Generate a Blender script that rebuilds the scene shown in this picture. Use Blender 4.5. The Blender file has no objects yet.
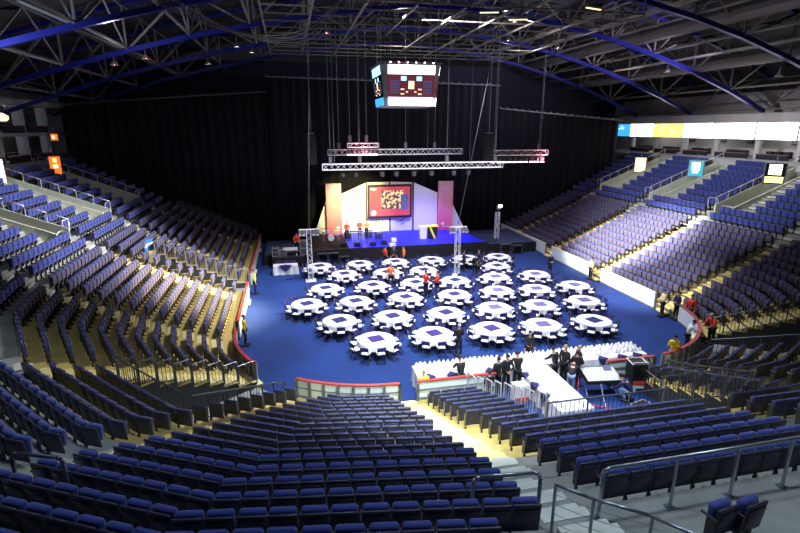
import bpy, bmesh, math, random
from math import sin, cos, pi, radians, hypot, atan2, degrees
random.seed(7)
SC = bpy.context.scene
COL = SC.collection

# ------------------------------------------------------------------ materials
def mat(name, col, rough=.6, metal=0, emit=None, es=0, noise=0, scale=8, bump=0, sheen=0, col2=None):
    m = bpy.data.materials.new(name); m.use_nodes = True
    nt = m.node_tree; b = nt.nodes['Principled BSDF']
    b.inputs['Base Color'].default_value = (*col, 1)
    b.inputs['Roughness'].default_value = rough
    b.inputs['Metallic'].default_value = metal
    if sheen: b.inputs['Sheen Weight'].default_value = sheen
    if emit:
        b.inputs['Emission Color'].default_value = (*emit, 1)
        b.inputs['Emission Strength'].default_value = es
    if noise or bump:
        tc = nt.nodes.new('ShaderNodeTexCoord'); n = nt.nodes.new('ShaderNodeTexNoise')
        n.inputs['Scale'].default_value = scale; n.inputs['Detail'].default_value = 4
        nt.links.new(tc.outputs['Object'], n.inputs['Vector'])
        if noise:
            r = nt.nodes.new('ShaderNodeValToRGB')
            c2 = col2 if col2 else tuple(max(0, c * (1 - noise)) for c in col)
            r.color_ramp.elements[0].position = .35; r.color_ramp.elements[1].position = .65
            r.color_ramp.elements[0].color = (*c2, 1)
            r.color_ramp.elements[1].color = (*col, 1)
            nt.links.new(n.outputs['Fac'], r.inputs['Fac']); nt.links.new(r.outputs['Color'], b.inputs['Base Color'])
        if bump:
            bp = nt.nodes.new('ShaderNodeBump'); bp.inputs['Strength'].default_value = bump
            nt.links.new(n.outputs['Fac'], bp.inputs['Height']); nt.links.new(bp.outputs['Normal'], b.inputs['Normal'])
    return m

M = {}
def dm(k, *a, **kw): M[k] = mat(k, *a, **kw)
dm('carpet', (.006, .038, .20), .95, noise=.3, scale=.35)
dm('concrete', (.33, .36, .33), .85, noise=.25, scale=1.5)
dm('timber', (.62, .48, .15), .6, noise=.2, scale=1.2)
dm('riser', (.16, .15, .10), .8)
dm('white_step', (.72, .78, .70), .7, noise=.15, scale=3)
dm('yellow_step', (.85, .78, .36), .6, noise=.12, scale=3)
dm('dark_step', (.05, .06, .06), .8)
dm('void_floor', (.32, .33, .33), .8, noise=.2, scale=2)
dm('shell', (.035, .04, .075), .42)
dm('cushion', (.028, .055, .30), .75, sheen=.35)
dm('pan', (.12, .11, .17), .5)
dm('arm', (.03, .03, .045), .4)
dm('seat_metal', (.35, .36, .38), .4, .8)
dm('red_cap', (.42, .05, .05), .45)
dm('board_white', (.78, .92, .92), .35, noise=.06, scale=1)
dm('board_post', (.16, .19, .20), .5, .4)
dm('wall', (.42, .42, .42), .8, noise=.15, scale=.6)
dm('wall_band', (.55, .58, .60), .7)
dm('vom_wall', (.70, .78, .64), .75, noise=.12, scale=1)
dm('rail', (.42, .47, .52), .35, .85)
dm('rail_light', (.70, .72, .74), .4, .5)
dm('baluster', (.12, .14, .17), .4, .7)
dm('drape', (.004, .004, .010), .95)
dm('truss_blue', (.012, .018, .20), .35, .2)
dm('roof_grey', (.16, .155, .14), .6, .2)
dm('roof_deck', (.035, .037, .042), .8)
dm('alu', (.90, .88, .88), .4, .15)
dm('black', (.012, .012, .014), .5)
dm('black_gloss', (.01, .01, .012), .2)
dm('darkgrey', (.06, .06, .065), .5)
dm('midgrey', (.22, .23, .24), .5)
dm('white_cloth', (.86, .85, .88), .8, sheen=.3)
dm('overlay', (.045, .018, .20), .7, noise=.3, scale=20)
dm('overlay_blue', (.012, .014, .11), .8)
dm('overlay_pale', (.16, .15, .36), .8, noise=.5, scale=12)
dm('chair_seat', (.82, .82, .86), .6)
dm('chair_back', (.03, .025, .15), .5)
dm('chair_frame', (.05, .05, .06), .35, .6)
dm('flag_blue', (.02, .22, .75), .7)
dm('skin', (.55, .33, .24), .6)
dm('hair_dark', (.02, .014, .01), .7)
dm('hair_fair', (.45, .30, .12), .7)
dm('hair_grey', (.5, .5, .5), .7)
dm('cloth_black', (.012, .012, .016), .8)
dm('cloth_navy', (.012, .016, .08), .8)
dm('cloth_red', (.75, .05, .02), .7)
dm('cloth_orange', (.95, .22, .05), .7)
dm('cloth_yellow', (.95, .78, .03), .7)
dm('cloth_white', (.85, .85, .85), .7)
dm('cloth_cream', (.85, .72, .40), .7)
dm('cloth_denim', (.20, .28, .45), .8)
dm('stage_blue', (.02, .03, .75), .5, noise=.1, scale=1)
dm('stage_dark', (.02, .04, .10), .8)
dm('stage_skirt', (.01, .01, .012), .9)
dm('panel_pale', (.80, .84, .82), .8)
dm('panel_white', (.85, .85, .86), .8)
dm('cymbal', (.75, .60, .22), .3, .9)
dm('drum', (.75, .78, .85), .35)
dm('desk', (.62, .66, .64), .4)
dm('wood', (.35, .18, .07), .5)
dm('cable', (.14, .14, .16), .5, .3)
dm('cable_red', (.7, .05, .08), .5)
dm('em_white', (.8, .8, .8), .5, emit=(1, .98, 1), es=5)
dm('em_lamp', (.8, .8, .8), .5, emit=(1, .95, 1), es=30)
dm('em_pink', (.8, .3, .4), .5, emit=(1, .35, .45), es=30)
dm('em_orange', (.8, .3, .1), .5, emit=(1, .16, .02), es=1.3)
dm('em_amber', (.8, .5, .1), .5, emit=(1, .55, .12), es=2.6)
dm('em_yellow', (.8, .7, .1), .5, emit=(1, .8, .25), es=2.5)
dm('em_teal', (.05, .3, .4), .5, emit=(.02, .30, .42), es=1.2)
dm('em_blue', (.1, .4, .8), .5, emit=(.05, .42, .95), es=1.2)
dm('em_cream', (.8, .6, .4), .5, emit=(1, .72, .42), es=1.8)
dm('em_maroon', (.1, .02, .03), .5, emit=(.10, .018, .03), es=1)
dm('em_dim', (.1, .1, .2), .5, emit=(.05, .06, .14), es=1)
dm('em_pale', (.6, .9, .9), .5, emit=(.45, .85, .9), es=1.5)
dm('em_screenred', (.4, .05, .06), .5, emit=(.40, .05, .06), es=.9)
dm('suite_dark', (.02, .025, .05), .8)
dm('ledge', (.30, .12, .09), .6)

# printed pink column : colour belongs to the printed banner
def grad_mat(name, c0, c1, z0, z1, emit=0):
    m = bpy.data.materials.new(name); m.use_nodes = True; nt = m.node_tree; b = nt.nodes['Principled BSDF']
    tc = nt.nodes.new('ShaderNodeTexCoord'); s = nt.nodes.new('ShaderNodeSeparateXYZ'); mr = nt.nodes.new('ShaderNodeMapRange')
    mr.inputs[1].default_value = z0; mr.inputs[2].default_value = z1
    mx = nt.nodes.new('ShaderNodeMix'); mx.data_type = 'RGBA'
    mx.inputs[6].default_value = (*c0, 1); mx.inputs[7].default_value = (*c1, 1)
    nt.links.new(tc.outputs['Object'], s.inputs[0]); nt.links.new(s.outputs['Z'], mr.inputs[0])
    nt.links.new(mr.outputs[0], mx.inputs[0]); nt.links.new(mx.outputs[2], b.inputs['Base Color'])
    b.inputs['Roughness'].default_value = .7
    return m
M['banner'] = grad_mat('banner', (.80, .10, .14), (.90, .50, .50), 1.2, 6)

def splash_mat():
    m = bpy.data.materials.new('screen_picture'); m.use_nodes = True; nt = m.node_tree; b = nt.nodes['Principled BSDF']
    tc = nt.nodes.new('ShaderNodeTexCoord'); n = nt.nodes.new('ShaderNodeTexNoise'); n.inputs['Scale'].default_value = 3.4
    n.inputs['Detail'].default_value = 3
    r = nt.nodes.new('ShaderNodeValToRGB'); e = r.color_ramp.elements
    e[0].position = .40; e[0].color = (.03, .04, .14, 1)
    e[1].position = .62; e[1].color = (.9, .75, .25, 1)
    for p, c in ((.47, (.15, .02, .03, 1)), (.52, (.95, .45, .05, 1)), (.56, (.9, .85, .6, 1))):
        x = e.new(p); x.color = c
    nt.links.new(tc.outputs['Object'], n.inputs['Vector']); nt.links.new(n.outputs['Fac'], r.inputs['Fac'])
    nt.links.new(r.outputs['Color'], b.inputs['Emission Color']); b.inputs['Emission Strength'].default_value = 1.1
    b.inputs['Base Color'].default_value = (.02, .02, .02, 1)
    return m
M['splash'] = splash_mat()

# ------------------------------------------------------------------ mesh builder
class MB:
    def __init__(s): s.v = []; s.f = []; s.m = []
    def add(s, vs, fs, mi=0):
        o = len(s.v); s.v += [tuple(p) for p in vs]
        for f in fs: s.f.append([i + o for i in f]); s.m.append(mi)
        return s
    def box(s, c, d, rz=0, mi=0, rx=0):
        x, y, z = d[0] / 2, d[1] / 2, d[2] / 2; vs = []
        for a, b_, e in ((-x, -y, -z), (x, -y, -z), (x, y, -z), (-x, y, -z), (-x, -y, z), (x, -y, z), (x, y, z), (-x, y, z)):
            if rx: b_, e = b_ * cos(rx) - e * sin(rx), b_ * sin(rx) + e * cos(rx)
            vs.append((c[0] + a * cos(rz) - b_ * sin(rz), c[1] + a * sin(rz) + b_ * cos(rz), c[2] + e))
        return s.add(vs, [(0, 3, 2, 1), (4, 5, 6, 7), (0, 1, 5, 4), (1, 2, 6, 5), (2, 3, 7, 6), (3, 0, 4, 7)], mi)
    def bar(s, p, q, r=.02, n=6, mi=0, r2=None):
        r2 = r if r2 is None else r2
        d = [q[i] - p[i] for i in range(3)]; L = math.sqrt(sum(a * a for a in d))
        if L < 1e-6: return s
        d = [a / L for a in d]
        up = (0, 0, 1) if abs(d[2]) < .95 else (1, 0, 0)
        a = (d[1] * up[2] - d[2] * up[1], d[2] * up[0] - d[0] * up[2], d[0] * up[1] - d[1] * up[0])
        l = math.sqrt(sum(t * t for t in a)); a = [t / l for t in a]
        b_ = (d[1] * a[2] - d[2] * a[1], d[2] * a[0] - d[0] * a[2], d[0] * a[1] - d[1] * a[0])
        vs = []
        for c, rr in ((p, r), (q, r2)):
            for i in range(n):
                t = 2 * pi * (i + .5) / n
                vs.append(tuple(c[j] + rr * (cos(t) * a[j] + sin(t) * b_[j]) for j in range(3)))
        fs = [(i, (i + 1) % n, n + (i + 1) % n, n + i) for i in range(n)]
        fs += [tuple(range(n - 1, -1, -1)), tuple(range(n, 2 * n))]
        return s.add(vs, fs, mi)
    def path(s, pts, r=.02, n=6, mi=0):
        for p, q in zip(pts, pts[1:]): s.bar(p, q, r, n, mi)
        return s
    def lathe(s, prof, n=16, c=(0, 0, 0), mi=0, cap=True):
        vs = []
        for r, z in prof:
            for i in range(n):
                t = 2 * pi * i / n; vs.append((c[0] + r * cos(t), c[1] + r * sin(t), c[2] + z))
        fs = []
        for k in range(len(prof) - 1):
            for i in range(n):
                fs.append((k * n + i, k * n + (i + 1) % n, (k + 1) * n + (i + 1) % n, (k + 1) * n + i))
        if cap: fs += [tuple(range(n - 1, -1, -1)), tuple(range((len(prof) - 1) * n, len(prof) * n))]
        return s.add(vs, fs, mi)
    def prism(s, poly, t, axis='y', at=0, mi=0):
        # poly in (x,z) extruded along y by t
        n = len(poly); vs = []
        for y in (at, at + t):
            for a, b_ in poly: vs.append((a, y, b_) if axis == 'y' else (y, a, b_))
        fs = [tuple(range(n)), tuple(range(2 * n - 1, n - 1, -1))] + [(i, n + i, n + (i + 1) % n, (i + 1) % n) for i in range(n)]
        return s.add(vs, fs, mi)
    def mesh(s, name, mats, smooth=False):
        me = bpy.data.meshes.new(name); me.from_pydata(s.v, [], s.f)
        for m in (mats if isinstance(mats, (list, tuple)) else [mats]): me.materials.append(M[m] if isinstance(m, str) else m)
        me.polygons.foreach_set('material_index', s.m)
        if smooth: me.polygons.foreach_set('use_smooth', [True] * len(s.f))
        me.update()
        return me
    def build(s, name, mats, parent=None, loc=(0, 0, 0), rz=0, smooth=False):
        return link(name, s.mesh(name, mats, smooth), parent, loc, rz)

def link(name, me, parent=None, loc=(0, 0, 0), rz=0):
    o = bpy.data.objects.new(name, me); COL.objects.link(o)
    o.parent = parent; o.location = loc; o.rotation_euler = (0, 0, rz)
    return o
def tag(o, label=None, cat=None, group=None, kind=None):
    if label: o['label'] = label
    if cat: o['category'] = cat
    if group: o['group'] = group
    if kind: o['kind'] = kind
    return o
def struct(o): o['kind'] = 'structure'; return o
def thing(name, label, cat, loc=(0, 0, 0), rz=0, group=None):
    o = bpy.data.objects.new(name, None); COL.objects.link(o)
    o.empty_display_size = .2; o.location = loc; o.rotation_euler = (0, 0, rz)
    return tag(o, label, cat, group)
def rbox(w, d, h, bev=.02, seg=2):
    bm = bmesh.new(); bmesh.ops.create_cube(bm, size=1)
    for v in bm.verts: v.co.x *= w; v.co.y *= d; v.co.z *= h
    bmesh.ops.bevel(bm, geom=bm.edges[:], offset=bev, segments=seg, affect='EDGES', profile=.5)
    vs = [tuple(v.co) for v in bm.verts]; bm.verts.index_update()
    fs = [[v.index for v in f.verts] for f in bm.faces]; bm.free()
    return vs, fs
def tf(vs, loc=(0, 0, 0), rx=0, rz=0, ry=0):
    out = []
    for x, y, z in vs:
        if rx: y, z = y * cos(rx) - z * sin(rx), y * sin(rx) + z * cos(rx)
        if ry: x, z = x * cos(ry) + z * sin(ry), -x * sin(ry) + z * cos(ry)
        if rz: x, y = x * cos(rz) - y * sin(rz), x * sin(rz) + y * cos(rz)
        out.append((x + loc[0], y + loc[1], z + loc[2]))
    return out
ORD = ['zeroth', 'first', 'second', 'third', 'fourth', 'fifth', 'sixth', 'seventh', 'eighth', 'ninth', 'tenth', 'eleventh', 'twelfth', 'thirteenth', 'fourteenth', 'fifteenth', 'sixteenth', 'seventeenth', 'eighteenth', 'nineteenth', 'twentieth']
def ordi(n):
    if n <= 20: return ORD[n]
    t, u = divmod(n, 10)
    return {2: 'twenty', 3: 'thirty', 4: 'forty', 5: 'fifty'}[t] + ('-' + ORD[u] if u else 'ieth')

# ------------------------------------------------------------------ camera
F = 500.0; VPX, VPY = 287, 128; H = 11.0
PITCH = math.atan((266.5 - VPY) / F); YAW = math.atan((400 - VPX) / (F / cos(PITCH)))
cd = bpy.data.cameras.new('camera'); cam = bpy.data.objects.new('camera', cd); COL.objects.link(cam)
cd.sensor_width = 36; cd.lens = F / 800 * 36; cd.clip_end = 300; cd.clip_start = .05
cam.location = (0, 0, H); cam.rotation_euler = (pi / 2 - PITCH, 0, -YAW); SC.camera = cam
_cp, _sp, _cy, _sy = cos(PITCH), sin(PITCH), cos(YAW), sin(YAW)
def proj(X, Y, Z):
    Z -= H
    dz = X * _sy * _cp + Y * _cy * _cp - Z * _sp
    dx = X * _cy - Y * _sy
    dy = X * _sy * _sp + Y * _cy * _sp + Z * _cp
    if dz < .1: return (-999, -999, dz)
    return (400 + F * dx / dz, 266.5 - F * dy / dz, dz)

# ------------------------------------------------------------------ bowl geometry
XL, XR, YF, R = -3.1, 21.9, 17.8, 7.0
YC = YF + R; CXL, CXR = XL + R, XR - R
YEND = 50.4
U1 = YEND - YC; U2 = U1 + 90; U3 = U2 + (CXR - CXL); U4 = U3 + 90; U5 = U4 + (YEND - YC)
def frame(u):
    if u <= U1: return (XL, YEND - u, -1, 0)
    if u <= U2:
        f = radians(u - U1); return (CXL - R * cos(f), YC - R * sin(f), -cos(f), -sin(f))
    if u <= U3: return (CXL + u - U2, YF, 0, -1)
    if u <= U4:
        f = radians(90 - (u - U3)); return (CXR + R * cos(f), YC - R * sin(f), cos(f), -sin(f))
    return (XR, YC + u - U4, 1, 0)
DF = 18.0
def pos(u, o):
    if o > .3 and (U1 < u <= U2 or U3 < u <= U4):      # the stands turn the corner in straight facets
        left = u <= U2; f = (u - U1) if left else 90 - (u - U3)
        i = min(4, int(f / DF)); t = f / DF - i; P = []
        for j in (i, i + 1):
            g = radians(j * DF)
            P.append(((CXL - (R + o) * cos(g)) if left else (CXR + (R + o) * cos(g)), YC - (R + o) * sin(g)))
        return (P[0][0] + (P[1][0] - P[0][0]) * t, P[0][1] + (P[1][1] - P[0][1]) * t)
    x, y, a, b = frame(u); return (x + a * o, y + b * o)
def facing(u):
    if U1 < u <= U2 or U3 < u <= U4:
        left = u <= U2; f = (u - U1) if left else 90 - (u - U3)
        g = radians((min(4, int(f / DF)) + .5) * DF); return ((-cos(g) if left else cos(g)), -sin(g))
    a = frame(u); return a[2], a[3]
def uL(Y): return YEND - Y
def uCL(f): return U1 + f
def uE(X): return U2 + X - CXL
def uCR(f): return U3 + 90 - f
def uR(Y): return U4 + Y - YC
def speed(u, o): return radians(R + o) if (U1 < u <= U2 or U3 < u <= U4) else 1.0
def wside(u):
    if u <= U1 or u > U4: return 1.0
    if U2 < u <= U3: return 0.0
    f = (u - U1) if u <= U2 else 90 - (u - U3)
    t = min(1, max(0, (62 - f) / 52)); return t * t * (3 - 2 * t)
def off(k): return .9 + .64 * k if k < 12 else 8.7 + .75 * (k - 12)
def zt(u, k):
    w = wside(u)
    e = .25 + .24 * k if k < 12 else 3.17 + .29 * (k - 12)
    s = .40 + .29 * k if k < 12 else 4.10 + .38 * (k - 12)
    return e + (s - e) * w
def fo(k): return 0.12 if k == 0 else off(k - 1) + .10     # front edge of a tread
def bo(k): return off(k) + .10
K = 22
AISLE_Y = [24.3, 31.9, 39.2, 46.7]
def voids(u, k):
    """True where there is no tier"""
    if u <= U1:
        Y = YEND - u
        if 33.7 < Y < 35.5 and k <= 8: return True
        if k >= 14:
            for a in AISLE_Y[1:]:
                if a - 1.7 < Y < a: return True
        return False
    if u <= U2:
        f = u - U1
        if 35.3 < f < 53 and k <= 7: return True
        if f > 55 and k > 18: return True
        return False
    if u <= U3:
        X = CXL + u - U2
        if 7.0 < X < 14.4 and k <= 8: return True
        if k > 17: return True
        if X > 4.9 and k > 15: return True
        return False
    if u <= U4:
        f = 90 - (u - U3)
        if 35 < f < 55 and k <= 7: return True
        if f > 60 and k > 15: return True
        return False
    Y = YC + u - U4
    if k >= 14:
        for a in AISLE_Y[1:]:
            if a - 1.7 < Y < a: return True
    return False
# stations
br = {0.0, U1, U2, U3, U4, U5}
for Y in [33.7, 35.5] + [a for a in AISLE_Y[1:]] + [a - 1.7 for a in AISLE_Y[1:]]: br.add(uL(Y)); br.add(uR(Y))
for f in (35.3, 53, 55, 60, 35): br.add(uCL(f)); br.add(uCR(f))
for X in (4.9, 7.0, 14.4): br.add(uE(X))
for f in (10, 27, 45, 63, 81): br.add(uCL(f)); br.add(uCR(f))
for i in range(1, 5): br.add(uCL(i * DF)); br.add(uCR(i * DF))
ST = sorted(br)

tiers = MB(); deck = MB()
def cellz(u, k, e): return zt(u, k)
for i in range(len(ST) - 1):
    a, b = ST[i], ST[i + 1]; m = (a + b) / 2
    e1, e2 = a + 1e-6, b
    for k in range(K):
        if voids(m, k): continue
        f0, f1 = fo(k), bo(k)
        z1, z2 = zt(e1, k), zt(e2, k)
        pa, pb, pc, pd = pos(e1, f0), pos(e2, f0), pos(e2, f1), pos(e1, f1)
        mi = 0 if k < 12 else 1
        tiers.add([(pa[0], pa[1], z1), (pb[0], pb[1], z2), (pc[0], pc[1], z2), (pd[0], pd[1], z1)], [(0, 3, 2, 1)], mi)
        lo = k > 0 and not voids(m, k - 1)
        za, zb = (zt(e1, k - 1), zt(e2, k - 1)) if lo else (0, 0)
        tiers.add([(pa[0], pa[1], za), (pb[0], pb[1], zb), (pb[0], pb[1], z2), (pa[0], pa[1], z1)], [(0, 1, 2, 3)], 2 if k < 12 else 1)
        for side, (p, q, z, mm) in enumerate(((pa, pd, z1, (ST[i - 1] + a) / 2 if i > 0 else None), (pb, pc, z2, (b + ST[i + 2]) / 2 if i + 2 < len(ST) else None))):
            if mm is None or voids(mm, k):
                tiers.add([(p[0], p[1], 0), (q[0], q[1], 0), (q[0], q[1], z), (p[0], p[1], z)], [(0, 1, 2, 3)], 4)
        if k == K - 1 or voids(m, k + 1):
            tiers.add([(pd[0], pd[1], 0), (pc[0], pc[1], 0), (pc[0], pc[1], z2), (pd[0], pd[1], z1)], [(0, 1, 2, 3)], 4)
struct(tiers.build('seating_terrace', ['timber', 'concrete', 'riser', 'white_step', 'dark_step']))

# arena floor
fl = MB(); fl.box((9.4, 32, -.05), (40, 60, .1)); struct(fl.build('floor', 'carpet'))
# grey floor in the pits (thin sheets over the slab)
def sheet(name, poly, z, m, t=.02):
    mb = MB(); n = len(poly)
    mb.add([(x, y, z) for x, y in poly] + [(x, y, z - t) for x, y in poly],
           [tuple(range(n)), tuple(range(2 * n - 1, n - 1, -1))] + [(i, (i + 1) % n, n + (i + 1) % n, n + i) for i in range(n)])
    return struct(mb.build(name, m))
def arcpoly(ua, ub, oa, ob, n=6):
    us = [ua + (ub - ua) * i / n for i in range(n + 1)]
    return [pos(u, oa) for u in us] + [pos(u, ob) for u in reversed(us)]
sheet('pit_floor', arcpoly(uCL(35.3), uCL(53), .1, 5.48)[::-1], .02, 'void_floor')
sheet('pit_floor', arcpoly(uCR(55), uCR(35), .1, 5.48)[::-1], .02, 'void_floor')
sheet('pit_floor', [(XL - 6, 33.7), (XL - .1, 33.7), (XL - .1, 35.5), (XL - 6, 35.5)], .02, 'void_floor')
# raised landing on the right behind the last row
mb = MB(); mb.box((17.3, 4.15, 4.16), (24.8, 5.2, .3)); struct(mb.build('landing_deck', 'concrete'))
mb = MB(); mb.box((2.0, 3.9, 4.3), (5.5, 1.6, .3)); struct(mb.build('landing_deck', 'concrete'))

# corridors (vomitories) through the upper tiers on both sides, at the level of row 14
for side, nm in ((-1, 'left'), (1, 'right')):
    uf = uL if side < 0 else uR
    x0 = (XL if side < 0 else XR)
    for a in AISLE_Y[1:]:
        z0 = zt(uf(a), 13); o0, o1 = fo(14), bo(21) + 1.2
        xa, xb = x0 + side * o0, x0 + side * o1
        cx = (xa + xb) / 2; L = abs(xb - xa)
        mb = MB(); mb.box((cx, a - .85, z0 - .1), (L, 1.7, .2)); struct(mb.build('vomitory_floor', 'concrete'))
        for yy in (a - .02, a - 1.68):
            mb = MB()
            h0, h1 = zt(uf(a), 14) + .55, zt(uf(a), 21) + .75
            mb.prism([(xa, z0 - .1), (xb, z0 - .1), (xb, h1), (xa, h0)], .12, 'y', yy - .06)
            struct(mb.build('vomitory_wall', 'vom_wall'))

# ------------------------------------------------------------------ walls, suites, ribbon, roof
mb = MB(); mb.box((38.6, 28, 4.2), (.3, 64, 8.4)); mb.box((38.35, 28, 8.0), (.25, 64, .55), mi=1); struct(mb.build('wall_right', ['wall', 'wall_band']))
mb = MB(); mb.box((-20.2, 28, 4.2), (.3, 64, 8.4)); mb.box((-19.95, 28, 7.9), (.25, 64, .7), mi=1); struct(mb.build('wall_left', ['wall', 'wall_band']))
mb = MB(); mb.box((9.4, 60, 9), (64, .3, 18)); struct(mb.build('wall_back', 'suite_dark'))
mb = MB(); mb.box((9.4, -6, 9), (64, .3, 18)); struct(mb.build('wall_front', 'suite_dark'))
# right suites
mb = MB(); mb.box((41, 28, 8.35), (4.6, 64, .15)); struct(mb.build('suite_floor_right', 'wall'))
mb = MB(); mb.box((42.8, 28, 14), (.3, 64, 11)); struct(mb.build('suite_back_right', 'wall'))
mb = MB(); mb.box((41, 28, 11.85), (4.2, 64, .7)); struct(mb.build('soffit_right', 'wall'))
COLY = [25.5, 29.2, 32.9, 36.7, 41.1, 45.1, 49.3, 53.3]
for y in COLY:
    mb = MB(); mb.lathe([(.28, 0), (.28, 3.1)], 12, (39.6, y, 8.42)); struct(mb.build('suite_column_right', 'wall_band'))
for i in range(len(COLY) - 1):
    y0, y1 = COLY[i] + .5, COLY[i + 1] - .45; c = (y0 + y1) / 2
    t = thing('suite_balcony', 'dark balcony front with red-brown ledge below the %s lit panel on the right' % ordi(i + 1), 'balcony', (39.1, c, 8.43), 0)
    m1 = MB(); m1.box((0, 0, .2), (.15, y1 - y0, .4)); m1.build('front', 'suite_dark', t)
    m2 = MB(); m2.box((-.02, 0, .43), (.3, y1 - y0, .06)); m2.build('ledge', 'ledge', t)
    for j in range(3):
        m3 = MB(); vs, fs = rbox(.45, .5, .55, .06); m3.add(tf(vs, (.7, (j - 1) * .8, .4)), fs); m3.build('seat', 'suite_dark', t)
RIB = [(33.0, 36.7, 'em_white', 'white'), (36.8, 41.1, 'em_white', 'white'), (41.2, 45.1, 'em_white', 'white'), (45.2, 49.3, 'em_amber', 'amber'), (49.4, 53.3, 'em_white', 'white'), (53.4, 55.6, 'em_blue', 'blue'), (27, 32.9, 'em_white', 'white')]
for i, (y0, y1, m, cn) in enumerate(RIB):
    w = {0: 'second white panel from the right edge', 1: 'third white panel from the right edge', 2: 'white panel just right of the amber panel', 3: 'amber speckled panel, the only amber one', 4: 'white panel just left of the amber panel', 5: 'small blue panel at the far left end', 6: 'white panel running out of the right edge'}[i]
    t = thing('ribbon_display', w + ' of the suite ribbon', 'display', (39.1, (y0 + y1) / 2, 10.03), 0)
    m1 = MB(); m1.box((.1, 0, .72), (.16, y1 - y0, 1.44)); m1.build('casing', 'darkgrey', t)
    m2 = MB(); m2.box((0, 0, .72), (.05, y1 - y0 - .08, 1.36)); m2.build('screen', m, t)
    if i in (3, 5):
        m3 = MB(); random.seed(i)
        for j in range(9 if i == 3 else 3):
            m3.box((-.035, random.uniform(-.42, .42) * (y1 - y0), random.uniform(.3, 1.2)), (.02, random.uniform(.15, .6), random.uniform(.1, .3)))
        m3.build('lit_lettering', 'em_yellow' if i == 3 else 'em_pale', t)
# small dark windows / pictures at the back of suites
for i, y in enumerate((35.1, 36.0, 39.4, 40.4, 43.5, 44.3, 47.5, 48.3)):
    t = thing('wall_picture', 'dark framed picture on the suite back wall, %s from the right edge' % ordi(i + 1), 'picture', (42.6, y, 10.0))
    m1 = MB(); m1.box((0, 0, 0), (.06, .62, .8)); m1.build('frame', 'black', t)
    m2 = MB(); m2.box((-.04, 0, 0), (.02, .45, .62)); m2.build('print', 'midgrey', t)
# left suites, two levels
for lv, z0 in ((0, 8.3), (1, 10.5)):
    mb = MB(); mb.box((-22.2, 28, z0), (4.4, 64, .25)); struct(mb.build('suite_floor_left', 'wall'))
    for i, y in enumerate((38.5, 42.5, 46.4, 50.4)):
        mb = MB(); mb.box((-20.6, y, z0 + 1.2), (.5, .8, 2.15)); struct(mb.build('suite_column_left', 'wall_band'))
    for i, y in enumerate((36.5, 40.5, 44.4, 48.4)):
        t = thing('suite_balcony', 'left side balcony with red-brown ledge, %s level, %s from the left edge' % (('lower', 'upper')[lv], ordi(i + 1)), 'balcony', (-20.1, y, z0 + .13))
        m1 = MB(); m1.box((0, 0, .25), (.15, 3.0, .5)); m1.build('front', 'suite_dark', t)
        m2 = MB(); m2.box((.02, 0, .53), (.3, 3.0, .06)); m2.build('ledge', 'ledge', t)
        for j in range(3):
            m3 = MB(); vs, fs = rbox(.45, .5, .55, .06); m3.add(tf(vs, (-.7, (j - 1) * .8, .45)), fs); m3.build('seat', 'suite_dark', t)
mb = MB(); mb.box((-24, 28, 11), (.3, 64, 12)); struct(mb.build('suite_back_left', 'wall'))
mb = MB(); mb.box((-22.2, 28, 12.9), (4.4, 64, .5)); struct(mb.build('soffit_left', 'wall'))
# roof
def arch(X):
    if X >= 9.4: return 12.3 + 6.9 * (1 - ((X - 9.4) / 30.6) ** 2)
    d = 9.4 - X; return 19.2 - .10 * d - .0044 * d * d
mb = MB(); n = 24
xs = [-24.5 + i * (68 / n) for i in range(n + 1)]
for i in range(n):
    a, b = xs[i], xs[i + 1]; za, zb = max(arch(a), 9) + 3.2, max(arch(b), 9) + 3.2
    mb.add([(a, -8, za), (b, -8, zb), (b, 62, zb), (a, 62, za)], [(0, 1, 2, 3)])
    for j in range(24):
        y = -5 + j * 2.8
        mb.box(((a + b) / 2, y, (za + zb) / 2 - .1), (b - a, .12, .2))
struct(mb.build('ceiling', 'roof_deck'))
TY = [12.4, 20.6, 28.8, 37.0, 45.2, 53.4]
NX = [-21 + i * 60.8 / 16 for i in range(17)]
for ty in TY:
    mb = MB()
    for i in range(16):
        a, b = NX[i], NX[i + 1]; za, zb = arch(a), arch(b)
        mb.bar((a, ty, za), (b, ty, zb), .2, 4, 0)
        mb.bar((a, ty, za + 2.7), (b, ty, zb + 2.7), .16, 4, 0)
        mb.bar((a, ty, za), (a, ty, za + 2.7), .08, 4, 1)
        if i % 2: mb.bar((a, ty, za), (b, ty, zb + 2.7), .09, 4, 1)
        else: mb.bar((a, ty, za + 2.7), (b, ty, zb), .09, 4, 1)
    struct(mb.build('roof_truss', ['truss_blue', 'roof_grey']))
mb = MB()
for i in range(0, 17):
    x = NX[i]
    mb.bar((x, 4, arch(x) + .15), (x, 59, arch(x) + .15), .09, 4, 0)
    for j in range(len(TY) - 1):
        a, b = TY[j], TY[j + 1]; z = arch(x)
        mb.bar((x, a, z), (x, (a + b) / 2, z + 2.6), .06, 4, 0); mb.bar((x, (a + b) / 2, z + 2.6), (x, b, z), .06, 4, 0)
        mb.bar((x, a, z + 2.6), (x, b, z + 2.6), .07, 4, 0)
struct(mb.build('roof_purlins', 'roof_grey'))
# suspended ceiling grid over the rink
mb = MB()
for i in range(9): mb.bar((-1 + i * 2.6, 27, 17.0), (-1 + i * 2.6, 47, 17.0), .07, 4)
for j in range(11): mb.bar((-1, 27 + j * 2, 17.1), (19.8, 27 + j * 2, 17.1), .05, 4)
for x in (-1, 9.4, 19.8):
    for y in (27, 37, 47): mb.bar((x, y, 17), (x, y, arch(x)), .04, 4)
struct(mb.build('rigging_grid', 'roof_grey'))
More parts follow.
